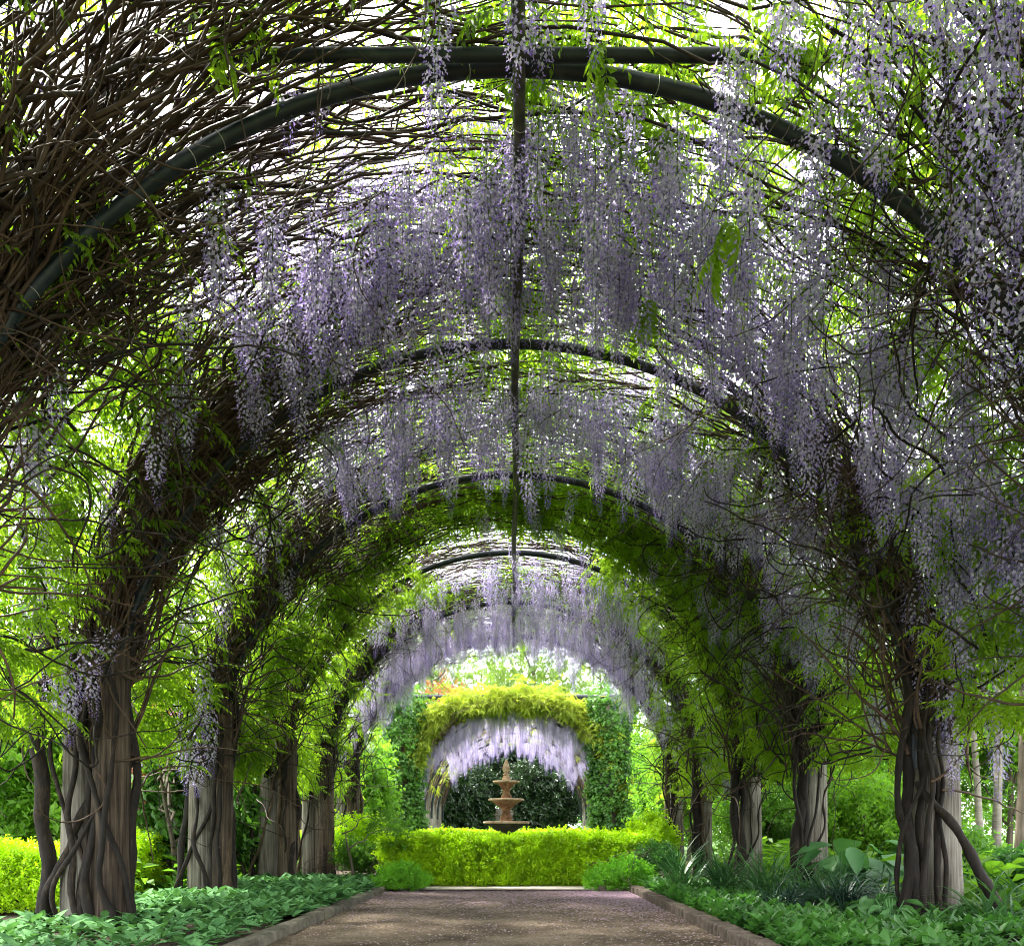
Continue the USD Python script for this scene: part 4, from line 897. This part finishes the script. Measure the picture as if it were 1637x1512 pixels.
g = scatter('undergrowth', COVER + BROAD[:2], ['garden_leaf'] * 3 + ['fresh_leaf'] * 2, np.stack([px, py, 0.02 + 0 * px], 1), quats(U(0, 6.28, m), NRM(0, .15, m), NRM(0, .15, m)), U(1.2, 2.6, m), None, 'plant')
tag(g, 'mixed green undergrowth below the shrubbery trees', 'undergrowth')
m = 700
px, py = U(-9.5, -4.4, m), U(10.5, 22, m)
g = scatter('undergrowth', COVER + BROAD[:2], ['garden_leaf'] * 3 + ['fresh_leaf'] * 2, np.stack([px, py, 0.02 + 0 * px], 1), quats(U(0, 6.28, m), NRM(0, .15, m), NRM(0, .15, m)), U(1.2, 2.4, m), None, 'plant')
tag(g, 'mixed green undergrowth beyond the timber posts of the red shrub side', 'undergrowth')

def blades(seed, n, L, w, up, spreadr=0.08, droop=1.0):
    r = np.random.default_rng(seed); parts = []
    for i in range(n):
        a = r.uniform(0, 2 * PI); l = L * r.uniform(0.6, 1.15); e = r.uniform(*up)
        t = np.linspace(0, 1, 7)
        ang = e - droop * r.uniform(0.6, 1.3) * t ** 1.4
        ds = l / 6
        hx = np.concatenate([[0], np.cumsum(np.cos(ang[1:]) * ds)]); hz = np.concatenate([[0], np.cumsum(np.sin(ang[1:]) * ds)])
        b0 = r.uniform(-spreadr, spreadr, 2)
        c, s = math.cos(a), math.sin(a)
        mid = np.stack([b0[0] + hx * c, b0[1] + hx * s, np.maximum(hz, 0.01)], 1)
        wd = w * np.array([0.7, 1, 1, 0.9, 0.7, 0.4, 0.05])[:, None] / 2 * np.array([[-s, c, 0.25]])
        v = np.vstack([mid + wd, mid - wd]); f = []
        for j in range(6): f += [[j, 7 + j, 8 + j], [j, 8 + j, j + 1]]
        parts.append((v, np.array(f)))
    return mb(parts)
for i, (u, y, n, L, w, up, mt, dr, lab) in enumerate([
    (1088, 11.8, 110, 1.0, 0.018, (0.9, 1.5), 'strap_leaf', 1.1, 'tufted grassy clump by the fifth right hand post'),
    (1160, 11.0, 120, 0.95, 0.020, (0.9, 1.5), 'strap_leaf', 1.2, 'grassy clump with browned tips beside the pale fourth post'),
    (1225, 10.2, 150, 1.0, 0.020, (0.8, 1.5), 'strap_leaf', 1.3, 'arching strappy clump below the third post and its black trunk'),
    (1285, 9.6, 120, 0.8, 0.018, (0.8, 1.5), 'strap_leaf', 1.3, 'strappy clump against the foot of the second timber post'),
    (1345, 8.7, 420, 0.72, 0.014, (0.8, 1.55), 'mondo_leaf', 1.9, 'black green mondo grass mound between the two nearest timber posts'),
    (1405, 8.9, 340, 0.66, 0.014, (0.8, 1.55), 'mondo_leaf', 1.9, 'smaller dark mondo grass mound touching the nearest timber post'),
    (1250, 8.9, 260, 0.6, 0.014, (0.8, 1.5), 'mondo_leaf', 1.8, 'dark grass mound beside the strappy clumps near the kerb'),
    (1585, 7.4, 120, 0.75, 0.022, (0.3, 1.4), 'strap_leaf', 1.2, 'long strap leaved clump at the foot of the nearest timber post'),
    (1500, 7.0, 60, 0.55, 0.020, (0.2, 1.1), 'strap_leaf', 1.0, 'low strap leaves crossing in front of the nearest timber post'),
    (1640, 8.2, 120, 0.8, 0.025, (0.5, 1.4), 'strap_leaf', 1.2, 'strap leaved clump in the corner by the picture edge')]):
    v, f = blades(100 + i, n, L, w, up, 0.14, dr)
    tag(obj('grass_clump', (v + [at(u, y), y, 0.02], f), mt, None, True), lab, 'grass clump')
def broadplant(u, y, n, L, W, lab, mt='broad_leaf', up=1.3):
    pl_ = thing('broad_leaf_plant', lab, 'plant', (at(u, y), y, 0.02))
    r = random.Random(int(u))
    for i in range(n):
        a = i * 2.4 + r.uniform(-0.3, 0.3); hz = L * r.uniform(0.9, 2.0); hr = L * r.uniform(0.3, 1.0)
        e = np.array([hr * math.cos(a), hr * math.sin(a), hz])
        t = np.linspace(0, 1, 6)[:, None]
        P = e * t + np.array([0, 0, 0.15 * L]) * np.sin(t * PI)
        obj('leaf', mb([place(leaflet(L * r.uniform(0.8, 1.2), W * r.uniform(0.8, 1.2), 0.12, r.uniform(0.2, 0.6), 2), a + r.uniform(-0.5, 0.5), r.uniform(0.0, 0.6), r.uniform(-0.5, 0.5), e), tubes(P, np.full((1, 6), 0.006), 4)[0]]), mt, pl_, True)
broadplant(1368, 10.4, 14, 0.42, 0.34, 'large rounded leaves of a tall plant between the two nearest timber posts')
broadplant(1405, 10.0, 12, 0.38, 0.30, 'broad blue green leaved plant touching the nearest timber post')
broadplant(1340, 9.9, 9, 0.36, 0.26, 'broad leaved plant leaning out behind the second timber post')
broadplant(1425, 7.3, 12, 0.16, 0.10, 'pale felted leaves sprouting before the nearest right hand post', 'lamb_leaf')
broadplant(1400, 7.9, 18, 0.17, 0.09, 'dense leafy green plant in front of the mondo grass')
broadplant(1545, 12.0, 10, 0.34, 0.2, 'upright leafy plant at the foot of the birches', 'fresh_leaf')
